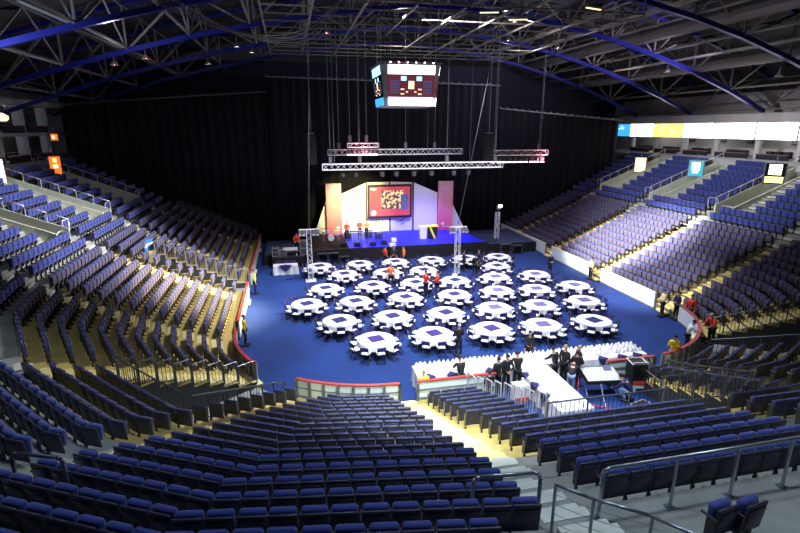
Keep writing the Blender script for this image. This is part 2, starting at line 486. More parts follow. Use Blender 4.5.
# catwalk ducts on the right
for x, nm in ((27.5, 'far'), (33.5, 'near')):
    z = arch(x) + 1.0
    mb = MB(); mb.bar((x, 16, z), (x, 58, z), .5, 10); struct(mb.build('air_duct', 'roof_grey'))
for x in (23.5, 31):
    z = arch(x) + .5; mb = MB()
    mb.box((x, 36, z), (1.0, 44, .06))
    for s in (-.5, .5):
        mb.bar((x + s, 14, z + 1), (x + s, 58, z + 1), .03, 4)
        for j in range(23): mb.bar((x + s, 14 + j * 2, z), (x + s, 14 + j * 2, z + 1), .025, 4)
    struct(mb.build('catwalk', 'roof_grey'))

# drapes: three black curtains with real folds
def drape(name, label, x0, x1, ztop, bottom, y):
    mb = MB(); n = int((x1 - x0) / .14); rows = []
    for i in range(n + 1):
        x = x0 + (x1 - x0) * i / n; yy = y + .10 * sin(x * 7.5) + .05 * sin(x * 3.1 + 1)
        rows.append((x, yy, bottom(x), ztop(x)))
    vs = []
    for x, yy, a, b in rows: vs += [(x, yy, a), (x, yy, b)]
    mb.add(vs, [(2 * i, 2 * i + 2, 2 * i + 3, 2 * i + 1) for i in range(n)])
    o = mb.build(name, 'drape', smooth=True)
    md = o.modifiers.new('thickness', 'SOLIDIFY'); md.thickness = .02
    return tag(o, label, 'curtain')
def standz(x):
    if XL - .1 < x < XR + .1: return 0.02
    o = (XL - x) if x < XL else x - XR
    k = next((k for k in range(K) if bo(k) >= o), K - 1)
    return zt(0, k) + .03
drape('drape_curtain', 'black floor-length curtain behind the stage, tallest middle section', -1.6, 21.2, lambda x: 15.4 - .02 * abs(x), standz, 50.0)
drape('drape_curtain', 'black curtain hanging down over the left side seating', -18.6, -1.7, lambda x: 12.9 + (x + 18) * .08, standz, 50.3)
drape('drape_curtain', 'black curtain hanging down over the right side seating', 21.3, 35.4, lambda x: 12.6 - (x - 25) * .08, standz, 50.3)
for xa, xb, za, zb, w in ((-1.6, 21.2, 15.5, 15.1, 'middle'), (-18.6, -1.7, 12.95, 14.2, 'left'), (21.3, 35.6, 12.9, 11.75, 'right')):
    mb = MB(); mb.bar((xa, 49.8, za), (xb, 49.8, zb), .06, 6)
    for i in range(int((xb - xa) / .8)):
        t = i / ((xb - xa) / .8); mb.box((xa + (xb - xa) * t, 49.8, za + (zb - za) * t + .1), (.12, .12, .14))
    tag(mb.build('curtain_track', 'darkgrey' if w == 'left' else 'board_post'), 'thin metal track carrying the %s black curtain' % w, 'curtain track')

# ------------------------------------------------------------------ rink barrier
def barrier(ua, ub, style, n=1, h=1.1):
    """one run of dasher board"""
    mb = MB(); L = 0; steps = max(1, int((ub - ua) / (2.5 if (U1 < ua < U2 or U3 <= ua < U4) else 1.2)))
    us = [ua + (ub - ua) * i / steps for i in range(steps + 1)]
    for a, b in zip(us, us[1:]):
        for o0, o1, z0, z1, mi in ((.0, .06, .12, h - .06, 0), (-.03, .12, h - .045, h, 1), (.01, .05, 0, .12, 2)):
            P = [pos(a, o0), pos(b, o0), pos(b, o1), pos(a, o1)]
            mb.add([(x, y, z0) for x, y in P] + [(x, y, z1) for x, y in P], [(0, 3, 2, 1), (4, 5, 6, 7), (0, 1, 5, 4), (1, 2, 6, 5), (2, 3, 7, 6), (3, 0, 4, 7)], mi)
    # posts and rails on the spectator side
    q = [us[0]] + [us[i] for i in range(1, len(us)) if i % 2 == 0] + [us[-1]]
    for u in q:
        x, y, a, b = frame(u); mb.box((x + a * .12, y + b * .12, h / 2 - .03), (.1, .1, h - .07), atan2(b, a), 2)
    for a, b in zip(us, us[1:]):
        for z in (.35, .72):
            p, r = pos(a, .11), pos(b, .11); mb.bar((*p, z), (*r, z), .025, 4, 2)
    return mb
RB = []
RB += [(uL(49.5), uL(35.7), 'red_cap'), (uL(33.5), uL(26.2), 'red_cap'), (uL(25.2), uCL(34.5), 'red_cap')]
RB += [(uCL(54.5), uE(3.45), 'red_cap'), (uE(4.6), uE(8.0), 'red_cap'), (uE(13.2), uCR(84), 'red_cap'), (uCR(80), uCR(12), 'red_cap')]
RB += [(uR(25.6), uR(31.3), 'board_white'), (uR(32.6), uR(38.6), 'board_white'), (uR(39.8), uR(49.5), 'board_white')]
for a, b, cap in RB:
    struct(barrier(a, b, cap).build('rink_barrier', ['board_white', cap, 'board_post']))

# ------------------------------------------------------------------ aisles: predicate and step blocks
def aisle_list(k):
    """aisle centre-lines as (x0,y0,dx,dy) unit direction outward, active for row k"""
    out = []
    for a in AISLE_Y:
        b = a - 2.2 if (k >= 14 and a > 25) else a
        out.append((XL, b, -1, 0)); out.append((XR, b + (.5 if a < 25 else 0), 1, 0))
    def radial(cx, f0, slope, sgn):
        # line through offsets .9 and 11
        P = []
        for o in (.9, 11.):
            f = radians(f0 - slope * o); r = R + o
            P.append((cx - sgn * r * cos(f), YC - r * sin(f)))
        d = (P[1][0] - P[0][0], P[1][1] - P[0][1]); l = hypot(*d); return (P[0][0], P[0][1], d[0] / l, d[1] / l)
    out.append(radial(CXL, 32.5, 0, 1))
    out.append(radial(CXL, 63.2, .5, 1))
    out.append((4.08 - (.25 if k >= 14 else 0), 16.9, .065 / 1.002, -.9979))
    if k >= 7: out.append((11.9, 12.6, .02, -1))
    out.append((16.33, 17, 0, -1))
    out.append(radial(CXR, 32, 0, -1))
    return out
def in_aisle(x, y, k, hw):
    for ax, ay, dx, dy in aisle_list(k):
        t = (x - ax) * dx + (y - ay) * dy
        if t < -2.5: continue
        if abs((x - ax) * dy - (y - ay) * dx) < hw + (.13 if abs(ax - 3.95) < .2 or abs(ax - 11.9) < .01 else 0): return True
    return False
# step blocks in the aisles (half height steps), yellow in the lower part, pale above
sy, sw = MB(), MB()
for k in range(K):
    for ax, ay, dx, dy in aisle_list(k):
        # find u on this aisle at the front edge of tread k
        best = None
        for i in range(0, 2400):
            u = i * U5 / 2400; x, y = pos(u, fo(k) + .14)
            t = (x - ax) * dx + (y - ay) * dy
            if t < -2.5: continue
            d = abs((x - ax) * dy - (y - ay) * dx)
            if best is None or d < best[0]: best = (d, u, x, y)
        if best is None or best[0] > .3: continue
        d, u, x, y = best
        if voids(u, k): continue
        a = facing(u); rz = atan2(a[1], a[0])
        z = zt(u, k); dz = z - (zt(u, k - 1) if k else 0)
        xm, ym = pos(u, fo(k) - .13)
        B = sy if k < 12 else sw
        B.box((xm, ym, z - dz * .5 - .06), (.28, .92, .12), rz)
        x2, y2 = pos(u, fo(k) + .12)
        B.box((x2, y2, z + .008), (.22, .92, .016), rz)
tag(struct(sy.build('aisle_steps', 'yellow_step')))
tag(struct(sw.build('aisle_steps', 'white_step')))

# ------------------------------------------------------------------ seats
def seat_meshes(hi, low):
    def rb(w, d, h, bev): return rbox(w, d, h, bev, 2) if hi else rbox(w, d, h, bev, 1)
    b = MB(); vs, fs = rb(.465, .05, .56, .022)
    b.add(tf(vs, (0, -.03, .575), rx=radians(6)), fs)
    if hi:
        vs, fs = rbox(.38, .02, .44, .009, 1); b.add(tf(vs, (0, -.062, .56), rx=radians(6)), fs)
    c = MB()
    if low:
        vs, fs = rb(.43, .05, .42, .022); c.add(tf(vs, (0, .015, .63), rx=radians(4)), fs)
        vs, fs = rb(.41, .05, .40, .022); c.add(tf(vs, (0, .068, .59), rx=radians(-2)), fs, 1)
    else:
        vs, fs = rb(.43, .13, .40, .05 if hi else .035); c.add(tf(vs, (0, .085, .655), rx=radians(-4)), fs)
    a = MB()
    vs, fs = rb(.045, .28 if not low else .20, .035, .012); a.add(tf(vs, (-.245, .07 if not low else .04, .66)), fs)
    a.box((-.245, .03, .46), (.03, .14, .38))
    p = MB(); p.box((-.245, -.02, .15), (.04, .07, .28)); p.box((-.245, .0, .015), (.07, .20, .03))
    return b, c, a, p
def seat_set(low):
    b, c, a, p = seat_meshes(True, low)
    return [('backrest', b.mesh('seat_backrest', 'shell', True)), ('cushion', c.mesh('seat_cushion', ['cushion', 'pan'], True)), ('armrest', a.mesh('seat_armrest', 'arm')), ('pedestal', p.mesh('seat_pedestal', 'arm'))]
ME_LOW, ME_S = seat_set(True), seat_set(False)
LO = {True: seat_meshes(False, True), False: seat_meshes(False, False)}
SEATS = []   # (depth, x, y, z, rz, k, region, idx_from_left, n_in_run)
def region(u, k):
    if u <= U1: return 'left side stand'
    if u <= U2:
        f = u - U1
        if f < 32: return 'left corner block'
        if f < 60: return 'block left of the diagonal steps' if k >= 8 else 'narrow strip beside the left pit'
        return 'front centre block'
    if u <= U3:
        X = CXL + u - U2
        if X < 4.3: return 'front centre block'
        if X < 11.9: return 'block right of the centre aisle'
        return 'block behind the mixing desk'
    f = 90 - (u - U3)
    if u <= U4:
        return 'right corner block' if f > 33 else 'far right corner block'
    return 'right side stand'
KV = {}
for k in range(K):
    o = off(k)
    # free intervals
    du_lin = .03; u = 0.05; runs = []; cur = None
    while u < U5 - .05:
        x, y = pos(u, o)
        blocked = voids(u, k) or in_aisle(x, y, k, .50)
        if not blocked:
            if k >= 14 and (u < U1 or u > U4):
                Y = y
                for a in AISLE_Y[1:]:
                    if a - 1.8 < Y < a + .1: blocked = True
            if u <= U1 and k <= 8 and 33.55 < y < 35.65: blocked = True
            if U1 < u <= U2 and k <= 7 and 34.5 < u - U1 < 53.8: blocked = True
            if U2 < u <= U3 and k <= 8 and 6.9 < x < 14.5: blocked = True
            if U3 < u <= U4 and k <= 7 and 34 < 90 - (u - U3) < 57: blocked = True
            if U2 <= u <= U3 and x > 4.4 and k > 15: blocked = True
            if k >= 15 and 3.75 < x < 5.2 and y < 9: blocked = True
            if k >= 17 and 2.75 < x < 5.2 and y < 9: blocked = True
        if blocked:
            if cur: runs.append(cur)
            cur = None
        else:
            if cur: cur[1] = u
            else: cur = [u, u]
        u += du_lin / (speed(u, o))
    if cur: runs.append(cur)
    for ua, ub in runs:
        # arc length sampling
        pts = [(ua, 0.)]; u = ua; s = 0.
        while u < ub:
            st = .02 / speed(u, o); u += st; s += .02; pts.append((u, s))
        n = int((s + .03) / .49)
        if n < 1: continue
        m0 = (s - n * .49) / 2
        reg = None
        for i in range(n):
            t = m0 + (i + .5) * .49; j = min(len(pts) - 1, int(t / .02)); uu = pts[j][0]
            x, y = pos(uu, o); z = zt(uu, k)
            px, py, d = proj(x, y, z + .7)
            if d < 1 or px < -70 or px > 870 or py > 600: continue
            a = facing(uu)
            SEATS.append((d, x, y, z, atan2(-a[1], -a[0]) - pi / 2, k, region((ua + ub) / 2, k), i, n, px, py, ua))
SEATS.sort(key=lambda s: s[0])
near = [s for s in SEATS if -8 < s[9] < 808 and s[10] < 541][:300]
nid = set(id(s) for s in near)
def place_parts(root, parts):
    for nm, me in parts: link(nm, me, root)
first = True; root0 = None; seen = {}
for s in near:
    d, x, y, z, rz, k, reg, i, n, px, py, ua = s
    lab = 'navy tip-up seat, %s from the left, %s row up, %s' % (ordi(i + 1), ordi(k + 1), reg)
    seen[lab] = seen.get(lab, 0) + 1
    t = thing('arena_seat', lab, 'seat', (x, y, z), rz, 'navy arena seats in the near stands')
    for nm, me in (ME_LOW if k < 12 else ME_S): link(nm, me, t)
far = MB()
for s in SEATS:
    if id(s) in nid: continue
    d, x, y, z, rz = s[:5]
    for mi, b in enumerate(LO[s[5] < 12]):
        vs = tf(b.v, (x, y, z), rz=rz); o_ = len(far.v); far.v += vs
        far.f += [[q + o_ for q in f] for f in b.f]; far.m += [(4 if (mi == 1 and m_) else mi) for m_ in b.m]
o = far.build('arena_seats', ['shell', 'cushion', 'arm', 'arm', 'pan'])
tag(o, 'thousands of navy tip-up seats filling the side stands and far rows', 'seats', kind='stuff')

# two loose seats on the landing
ME_L = ME_S + [('floor_leg', MB().box((0, 0, .22), (.06, .08, .42)).box((0, .02, .015), (.16, .3, .03)).mesh('floor_leg', 'arm'))]
for i, (x, y) in enumerate(((6.55, 5.45), (7.06, 5.42))):
    t = thing('arena_seat', ('left', 'right')[i] + ' one of the two navy seats standing alone on the landing', 'seat', (x, y, 4.31), radians(8))
    for nm, me in ME_L: link(nm, me, t)

# ------------------------------------------------------------------ rails
def rail_obj(label, pts, base=None, posts=(), r=.03, m='rail', cables=0, plates=True):
    """handrail: top path pts; posts = list of (x,y,ztop,zbase)"""
    t = thing('handrail', label, 'handrail')
    mb = MB(); mb.path(pts, r, 8)
    for p in pts: mb.lathe([(0.001, -r), (r * .8, -r * .6), (r, 0), (r * .8, r * .6), (.001, r)], 8, p, cap=False)
    mb.build('top_rail', m, t, smooth=True)
    for x, y, z1, z0 in posts:
        pb = MB(); pb.bar((x, y, z0), (x, y, z1), r * .9, 8)
        if plates: pb.box((x, y, z0 + .01), (.16, .16, .02))
        pb.build('post', m, t, smooth=False)
    for c in range(cables):
        f = (c + 1) / (cables + 1)
        cb = MB(); cb.path([(p[0], p[1], p[2] - f * .95) for p in pts], .005, 4); cb.build('cable', m, t)
    return t
zb = 4.31
rail_obj('long grey handrail behind the last row on the right landing', [(4.99, 6.45, zb + .12), (4.99, 6.42, zb + 1.0), (5.08, 6.4, zb + 1.08), (11.5, 6.42, zb + 1.08)], posts=[(4.99, 6.45, zb + .95, zb), (6.45, 6.42, zb + 1.05, zb), (7.75, 6.42, zb + 1.05, zb), (8.95, 6.42, zb + 1.05, zb), (10.2, 6.42, zb + 1.05, zb)], r=.035)
rail_obj('grey cable handrail slanting across the bottom edge beside the steps', [(3.98, 6.25, zb + 1.05), (4.34, 5.87, zb + 1.05), (5.02, 5.33, zb + 1.05), (5.7, 4.5, zb + 1.05)], posts=[(3.98, 6.25, zb + 1.03, zb), (4.40, 5.82, zb + 1.03, zb), (5.05, 5.3, zb + 1.03, zb), (5.7, 4.5, zb + 1.03, zb)], cables=4)
def uguard(label, a, b, z0, h=1.0, r=.035, m='rail'):
    dx, dy = b[0] - a[0], b[1] - a[1]; L = hypot(dx, dy); dx /= L; dy /= L; q = .12
    t = thing('guard_rail', label, 'guard rail')
    mb = MB(); mb.path([(a[0], a[1], z0), (a[0], a[1], z0 + h - q), (a[0] + dx * q * .3, a[1] + dy * q * .3, z0 + h - q * .3), (a[0] + dx * q, a[1] + dy * q, z0 + h), (b[0] - dx * q, b[1] - dy * q, z0 + h), (b[0] - dx * q * .3, b[1] - dy * q * .3, z0 + h - q * .3), (b[0], b[1], z0 + h - q), (b[0], b[1], z0)], r, 8)
    mb.build('hoop', m, t, smooth=True)
    for p in (a, b): MB().box((p[0], p[1], z0 + .012), (.18, .18, .024)).build('base_plate', m, t)
uguard('grey hoop guard rail at the top of the centre block, bottom edge', (2.68, 6.62), (3.84, 6.5), zb, 1.12)
uguard('dark hoop guard rail at the bottom left corner of the stand', (-5.12, 8.95), (-4.16, 8.6), 4.35, 1.1, m='baluster')
# hoops and rails at the corridors
def nth(i, side): return ordi(i + 1)
for side, nm in ((-1, 'left'), (1, 'right')):
    uf = uL if side < 0 else uR; x0 = XL if side < 0 else XR
    for i, a in enumerate(AISLE_Y[1:]):
        xx = x0 + side * (off(13) + .05); z0 = zt(uf(a), 13)
        uguard('pale hoop guard just beyond the %s corridor wall of the %s stand' % (ordi(i + 1), nm), (xx + side * .45, a + .2), (xx + side * .45, a + 1.1), zt(uf(a), 14), .95, m='rail_light', r=.03)
        uguard('pale hoop guard at the mouth of the %s corridor of the %s stand' % (ordi(i + 1), nm), (xx + side * .1, a - 1.5), (xx + side * .1, a - .6), z0, .95, m='rail_light', r=.03)
        pts = []; posts = []
        for k in range(14, 22):
            zz = zt(uf(a), 14) + .55 + (zt(uf(a), 21) + .2 - zt(uf(a), 14)) * (k - 14) / 7
            x = x0 + side * (fo(14) + (bo(21) + 1.2 - fo(14)) * (k - 14) / 7.0)
            pts.append((x, a - .02, zz + .55)); posts.append((x, a - .02, zz + .55, zz - .02))
        rail_obj('pale stepped handrail on the %s corridor wall of the %s stand' % (ordi(i + 1), nm), pts, posts=posts, r=.03, m='rail_light', plates=False)

# balustrades
def balustrade(label, pts, h=.95, m='baluster', step=.14, cat='balustrade'):
    """pts: list of (x,y,z) base points"""
    t = thing('balustrade', label, cat)
    mb = MB(); mb.path([(x, y, z + h) for x, y, z in pts], .028, 6); mb.build('top_rail', m, t)
    mb = MB(); mb.path([(x, y, z + .1) for x, y, z in pts], .018, 4); mb.build('bottom_rail', m, t)
    for x, y, z in pts: MB().bar((x, y, z), (x, y, z + h), .03, 6).build('post', m, t)
    mb = MB()
    for p, q in zip(pts, pts[1:]):
        L = hypot(q[0] - p[0], q[1] - p[1]); n = max(1, int(L / step))
        for i in range(1, n):
            f = i / n; x, y, z = (p[j] + (q[j] - p[j]) * f for j in range(3)); mb.bar((x, y, z + .1), (x, y, z + h), .011, 4)
    if mb.v: tag(mb.build('balusters', m, t), kind='stuff')
    return t
def P3(u, o, z): x, y = pos(u, o); return (x, y, z)
# left pit: back rail, near side rail, tier end rails
balustrade('dark balustrade along the back of the left corner pit', [P3(uCL(35.6), 5.5, zt(uCL(35.6), 8)), P3(uCL(41), 5.5, zt(uCL(41), 8)), P3(uCL(47), 5.5, zt(uCL(47), 8)), P3(uCL(53), 5.5, zt(uCL(53), 8))])
pts = []
for k in range(7, -1, -1): pts.append(P3(uCL(53.2), off(k) - .2, zt(uCL(53), k)))
balustrade('dark sloping balustrade down the right edge of the left corner pit', pts)
for k in range(0, 8):
    z = zt(uCL(35.2), k)
    balustrade('short balustrade on the edge of the left pit, %s step up from the rink' % ordi(k + 1), [P3(uCL(35.1), fo(k) + .03, z), P3(uCL(35.1), bo(k) - .03, z)])
# stair rails inside the left pit near the rink
for i in range(3):
    x, y = pos(uCL(51.5), .3 + i * .9)
    x2, y2 = pos(uCL(51.5), .3 + (i + 1) * .9 - .1)
    t = rail_obj('slanted steel stair rail at the mouth of the left pit, %s from the rink' % ordi(i + 1), [(x, y, .9 + .0), (x2, y2, 1.3 + i * .02)], posts=[(x, y, .9, 0), (x2, y2, 1.3, 0)], m='rail', r=.022)
# left tunnel rails (far side)
for k in range(0, 9):
    z = zt(0, k); x0, x1 = XL - fo(k) - .03, XL - bo(k) + .03
    t = thing('tunnel_guard', 'pale framed guard panel beside the left tunnel, %s step up from the rink' % ordi(k + 1), 'guard panel')
    mb = MB()
    mb.path([(x0, 35.62, z), (x0, 35.62, z + 1.0), (x1, 35.62, z + 1.0), (x1, 35.62, z), (x0, 35.62, z)], .03, 4); mb.build('frame', 'rail_light', t)
    mb = MB()
    for j in range(1, 5): mb.bar((x0 + (x1 - x0) * j / 5, 35.62, z), (x0 + (x1 - x0) * j / 5, 35.62, z + 1), .01, 4)
    tag(mb.build('balusters', 'rail_light', t), kind='stuff')
# guard panels at the curtain end of the left stand
for k in range(0, 11):
    z = zt(0, k); xc = XL - off(k) + .3
    t = thing('end_guard', 'grey guard panel in front of the left curtain, %s row up' % ordi(k + 1), 'guard panel', (xc, 49.7, z))
    mb = MB(); mb.path([(-.3, 0, 0), (-.3, 0, 1.25), (.3, 0, 1.25), (.3, 0, 0)], .025, 4); mb.build('frame', 'baluster', t)
    MB().box((0, 0, .7), (.54, .02, .9)).build('panel', 'darkgrey', t)
# end stand: stair rails stepping down the right edge of the block
for k in range(0, 8):
    x = 6.72 + .08 * k; z = zt(uE(7), k); y1 = YF - fo(k); y0 = YF - bo(k)
    balustrade('steel stair rail right of the short block, %s step from the rink' % ordi(k + 1), [(x, y1 - .02, z - .05), (x, y0 + .08, z + .1)], h=1.12, m='rail_light', step=.16)
yb = YF - fo(9) - .04; z7 = zt(uE(8), 9)
balustrade('dark balustrade behind the mixing desk, left length', [(6.9, yb, z7), (8.2, yb, z7), (9.6, yb, z7), (10.85, yb, z7)])
balustrade('dark balustrade behind the mixing desk, right length', [(10.95, yb + .35, z7 + .1), (12.2, yb + .35, z7 + .1), (13.4, yb + .35, z7 + .1), (14.5, yb + .35, z7 + .1)], h=1.05)
pts = [(14.5, YF - off(k), zt(uE(14.5), k)) for k in range(8, -1, -1)]
balustrade('dark sloping balustrade on the right edge of the mixing desk pit', pts)
balustrade('dark floor balustrade right of the equipment case', [(13.1, 14.2, 0), (14.2, 15.3, 0), (14.3, 16.8, 0)], h=1.1)
balustrade('dark floor balustrade beside the sloping one, nearest the right aisle', [(15.6, 16.9, .3), (15.6, 15.6, .7), (15.6, 14.3, 1.2), (15.6, 13.0, 1.7)], h=1.0)
# right pit
pts = [P3(uCR(34.8), off(k) - .3, zt(uCR(34.8), k)) for k in range(0, 8)]
balustrade('long dark balustrade along the far edge of the right corner pit', pts, h=1.05)
pts = [P3(uCR(o_), 5.5, zt(uCR(o_), 8)) for o_ in (55, 49, 42, 35)]
balustrade('dark balustrade along the back of the right corner pit', pts)
pts = [P3(uCR(55.2), off(k) - .2, zt(uCR(55), k)) for k in range(0, 8)]
balustrade('dark sloping balustrade on the near edge of the right corner pit', pts)


def smooth_pts(P, n=6):
    out = []
    for i in range(len(P) - 1):
        a = P[max(0, i - 1)]; b = P[i]; c = P[i + 1]; d = P[min(len(P) - 1, i + 2)]
        for j in range(n):
            t = j / n
            out.append(tuple(.5 * (2 * b[k] + (c[k] - a[k]) * t + (2 * a[k] - 5 * b[k] + 4 * c[k] - d[k]) * t * t + (3 * b[k] - a[k] - 3 * c[k] + d[k]) * t ** 3) for k in range(3)))
    return out + [P[-1]]
# ------------------------------------------------------------------ round tables
TB = [(10.86, 37.8), (7.87, 37.8), (4.97, 37.8), (1.85, 37.73), (13.76, 37.71), (16.57, 37.65),
      (3.51, 35.2), (9.46, 35.0), (6.66, 35.0), (15.31, 34.9),
      (17.15, 32.15), (14.01, 32.13), (1.91, 32.06), (5.1, 32.05), (8.1, 32.05), (10.93, 31.95),
      (6.72, 29.15), (.58, 29.17), (12.94, 29.16), (18.51, 29.13), (3.54, 29.06), (9.9, 29.02), (15.57, 28.95),
      (17.38, 26.18), (11.48, 26.16), (5.25, 26.05), (2.24, 26.02), (14.31, 26.01), (8.38, 25.96),
      (6.85, 23.15), (10.03, 23.15), (12.97, 23.08), (3.78, 23.06), (16.01, 23.02)]
rows_ = {}
for x, y in TB: rows_.setdefault(round(y / 3), []).append((x, y))
rk = sorted(rows_, reverse=True)
def cloth_mb():
    mb = MB(); n = 48; prof = [(.0, .762), (.45, .763), (.88, .762), (.925, .752), (.94, .70), (.945, .60), (.955, .50)]
    vs = []
    for j, (r, z) in enumerate(prof):
        for i in range(n):
            t = 2 * pi * i / n; w = 0
            if j >= 4: w = (.018 * (j - 3)) * sin(t * 12) + .008 * (j - 3) * sin(t * 5 + 1)
            zz = z - (.05 * (.5 + .5 * sin(t * 4)) if j == 6 else 0)
            vs.append(((r + w) * cos(t), (r + w) * sin(t), zz))
    fs = [(k * n + i, k * n + (i + 1) % n, (k + 1) * n + (i + 1) % n, (k + 1) * n + i) for k in range(len(prof) - 1) for i in range(n)]
    mb.add(vs, fs); return mb
ME_CLOTH = cloth_mb().mesh('tablecloth', 'white_cloth', True)
ME_TOP = MB().lathe([(.88, .72), (.914, .73), (.914, .75), (.88, .755)], 32).mesh('tabletop', 'wood')
ME_TLEG = MB().bar((0, 0, 0), (0, 0, .72), .022, 6).mesh('table_leg', 'chair_frame')
mb = MB(); n = 6
vs = [(-.37 + .74 * i / n, -.37 + .74 * j / n, .768 + .004 * sin(i * 2.1) * sin(j * 1.7)) for j in range(n + 1) for i in range(n + 1)]
mb.add(vs, [(j * (n + 1) + i, j * (n + 1) + i + 1, (j + 1) * (n + 1) + i + 1, (j + 1) * (n + 1) + i) for j in range(n) for i in range(n)])
MV = {k: mb.mesh('overlay', m) for k, m in (('p', 'overlay'), ('b', 'overlay_blue'), ('l', 'overlay_pale'))}
# folding chair, faces +y
cf = MB()
for s in (-.2, .2):
    cf.path([(s, .2, 0), (s, -.14, .46), (s, -.22, .84)], .018, 6)
    cf.path([(s, -.22, 0), (s, .17, .46)], .018, 6)
cf.bar((-.2, .17, .45), (.2, .17, .45), .011, 6); cf.bar((-.2, -.14, .45), (.2, -.14, .45), .011, 6)
cf.bar((-.2, .14, .08), (.2, .14, .08), .010, 6); cf.bar((-.2, -.17, .09), (.2, -.17, .09), .010, 6); cf.bar((-.2, -.22, .84), (.2, -.22, .84), .013, 6)
cs = MB(); vs, fs = rbox(.40, .38, .05, .02, 2); cs.add(tf(vs, (0, .02, .475)), fs)
cb = MB(); vs, fs = rbox(.40, .03, .22, .012, 2); cb.add(tf(vs, (0, -.205, .735), rx=radians(10)), fs)
ME_C = [('frame', cf.mesh('chair_frame', 'chair_frame')), ('seat', cs.mesh('chair_seat', 'chair_seat', True)), ('backrest', cb.mesh('chair_backrest', 'chair_back', True))]
CLK = ['nearest the camera', 'just right of nearest', 'on right near side', 'on right far side', 'just right of farthest', 'farthest from camera', 'just left of farthest', 'on left far side', 'on left near side', 'just left of nearest']
chairs = []
purple = {(6.85, 23.15), (10.03, 23.15), (3.78, 23.06)}
for ri, r in enumerate(rk):
    row = sorted(rows_[r])
    for ci, (x, y) in enumerate(row):
        wh = '%s from left in %s row from the stage' % (ordi(ci + 1), ordi(ri + 1))
        t = thing('round_table', 'round banquet table, ' + wh, 'table', (x, y, 0), 0, 'round banquet tables')
        link('tabletop', ME_TOP, t)
        for q in range(4): link('leg', ME_TLEG, t, (.5 * cos(pi / 4 + q * pi / 2), .5 * sin(pi / 4 + q * pi / 2), 0))
        o = link('tablecloth', ME_CLOTH, None, (x, y, .0)); o.rotation_euler = (0, 0, random.random() * 6)
        tag(o, 'white cloth on round table, ' + wh, 'tablecloth', 'white round tablecloths')
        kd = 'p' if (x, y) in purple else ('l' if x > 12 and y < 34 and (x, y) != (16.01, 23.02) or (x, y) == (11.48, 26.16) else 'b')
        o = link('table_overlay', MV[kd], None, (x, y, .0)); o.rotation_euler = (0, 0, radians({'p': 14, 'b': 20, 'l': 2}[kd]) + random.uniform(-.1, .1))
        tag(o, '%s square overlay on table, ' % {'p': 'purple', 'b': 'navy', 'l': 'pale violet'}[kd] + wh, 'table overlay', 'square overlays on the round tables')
        a0 = random.uniform(-.06, .06)
        for q in range(10):
            a = a0 - pi / 2 + q * 2 * pi / 10; rr = 1.13 + random.uniform(-.03, .07)
            chairs.append((hypot(x + rr * cos(a), y + rr * sin(a)), x + rr * cos(a), y + rr * sin(a), a + pi / 2 + random.uniform(-.12, .12), q, ci, ri))
chairs.sort(key=lambda c: c[0])
restc = MB()
for n_, (d, x, y, rz, q, ci, ri) in enumerate(chairs):
    if n_ < 300:
        t = thing('folding_chair', 'white-seated chair %s, %s table from left, %s row from stage' % (CLK[q], ordi(ci + 1), ordi(ri + 1)), 'chair', (x, y, 0), rz, 'white-seated folding chairs around the round tables')
        for nm, me in ME_C: link(nm, me, t)
    else:
        for mi, b in enumerate((cf, cs, cb)): restc.add(tf(b.v, (x, y, 0), rz=rz), b.f, mi)
tag(restc.build('folding_chairs', ['chair_frame', 'chair_seat', 'chair_back']), 'white-seated folding chairs around the farthest tables by the stage', 'chairs', kind='stuff')

# ------------------------------------------------------------------ long white buffet tables in a T
def long_table(label, x0, y0, x1, y1, z=.75):
    t = thing('trestle_table', label, 'table', ((x0 + x1) / 2, (y0 + y1) / 2, 0), 0, 'long trestle tables under the white cloth')
    w, d = abs(x1 - x0), abs(y1 - y0)
    MB().box((0, 0, z - .03), (w - .06, d - .06, .04)).build('tabletop', 'wood', t)
    for sx in (-1, 1):
        for sy_ in (-1, 1): MB().bar((sx * (w / 2 - .15), sy_ * (d / 2 - .15), 0), (sx * (w / 2 - .15), sy_ * (d / 2 - .15), z - .05), .02, 6).build('leg', 'chair_frame', t)
def long_cloth(label, x0, y0, x1, y1, z=.77):
    mb = MB(); cx, cy, w, d = (x0 + x1) / 2, (y0 + y1) / 2, x1 - x0, y1 - y0
    per = []
    def seg(ax, ay, bx, by):
        L = hypot(bx - ax, by - ay); n = max(2, int(L / .12))
        for i in range(n): per.append((ax + (bx - ax) * i / n, ay + (by - ay) * i / n, (by - ay) / L, -(bx - ax) / L))
    seg(x0, y0, x1, y0); seg(x1, y0, x1, y1); seg(x1, y1, x0, y1); seg(x0, y1, x0, y0)
    n = len(per); vs = []
    for j, zz in enumerate((z, z - .03, .4, .03)):
        for i, (x, y, nx, ny) in enumerate(per):
            w_ = 0 if j == 0 else (.012 if j == 1 else .03 * (j - 1) * (.6 + sin(i * 1.35)))
            vs.append((x + nx * w_ - cx, y + ny * w_ - cy, zz))
    fs = [(j * n + i, j * n + (i + 1) % n, (j + 1) * n + (i + 1) % n, (j + 1) * n + i) for j in range(3) for i in range(n)]
    mb.add(vs, fs); mb.add([(x - cx, y - cy, z) for x, y, _, _ in per], [tuple(range(n))])
    o = mb.build('tablecloth', 'white_cloth', None, (cx, cy, 0)); tag(o, label, 'tablecloth')
for i in range(5): long_table('trestle under the long white cloth, %s from the left' % ordi(i + 1), 4.95 + i * 2.18, 18.65, 7.05 + i * 2.18, 19.7)
long_cloth('long white pleated cloth over the buffet tables, the wide bar of the T', 4.85, 18.6, 15.95, 19.75)
long_table('trestle table under the stem of the white T', 9.45, 14.95, 10.75, 18.4)
long_cloth('white cloth over the stem of the T, running toward the stand', 9.4, 14.9, 10.8, 18.5)
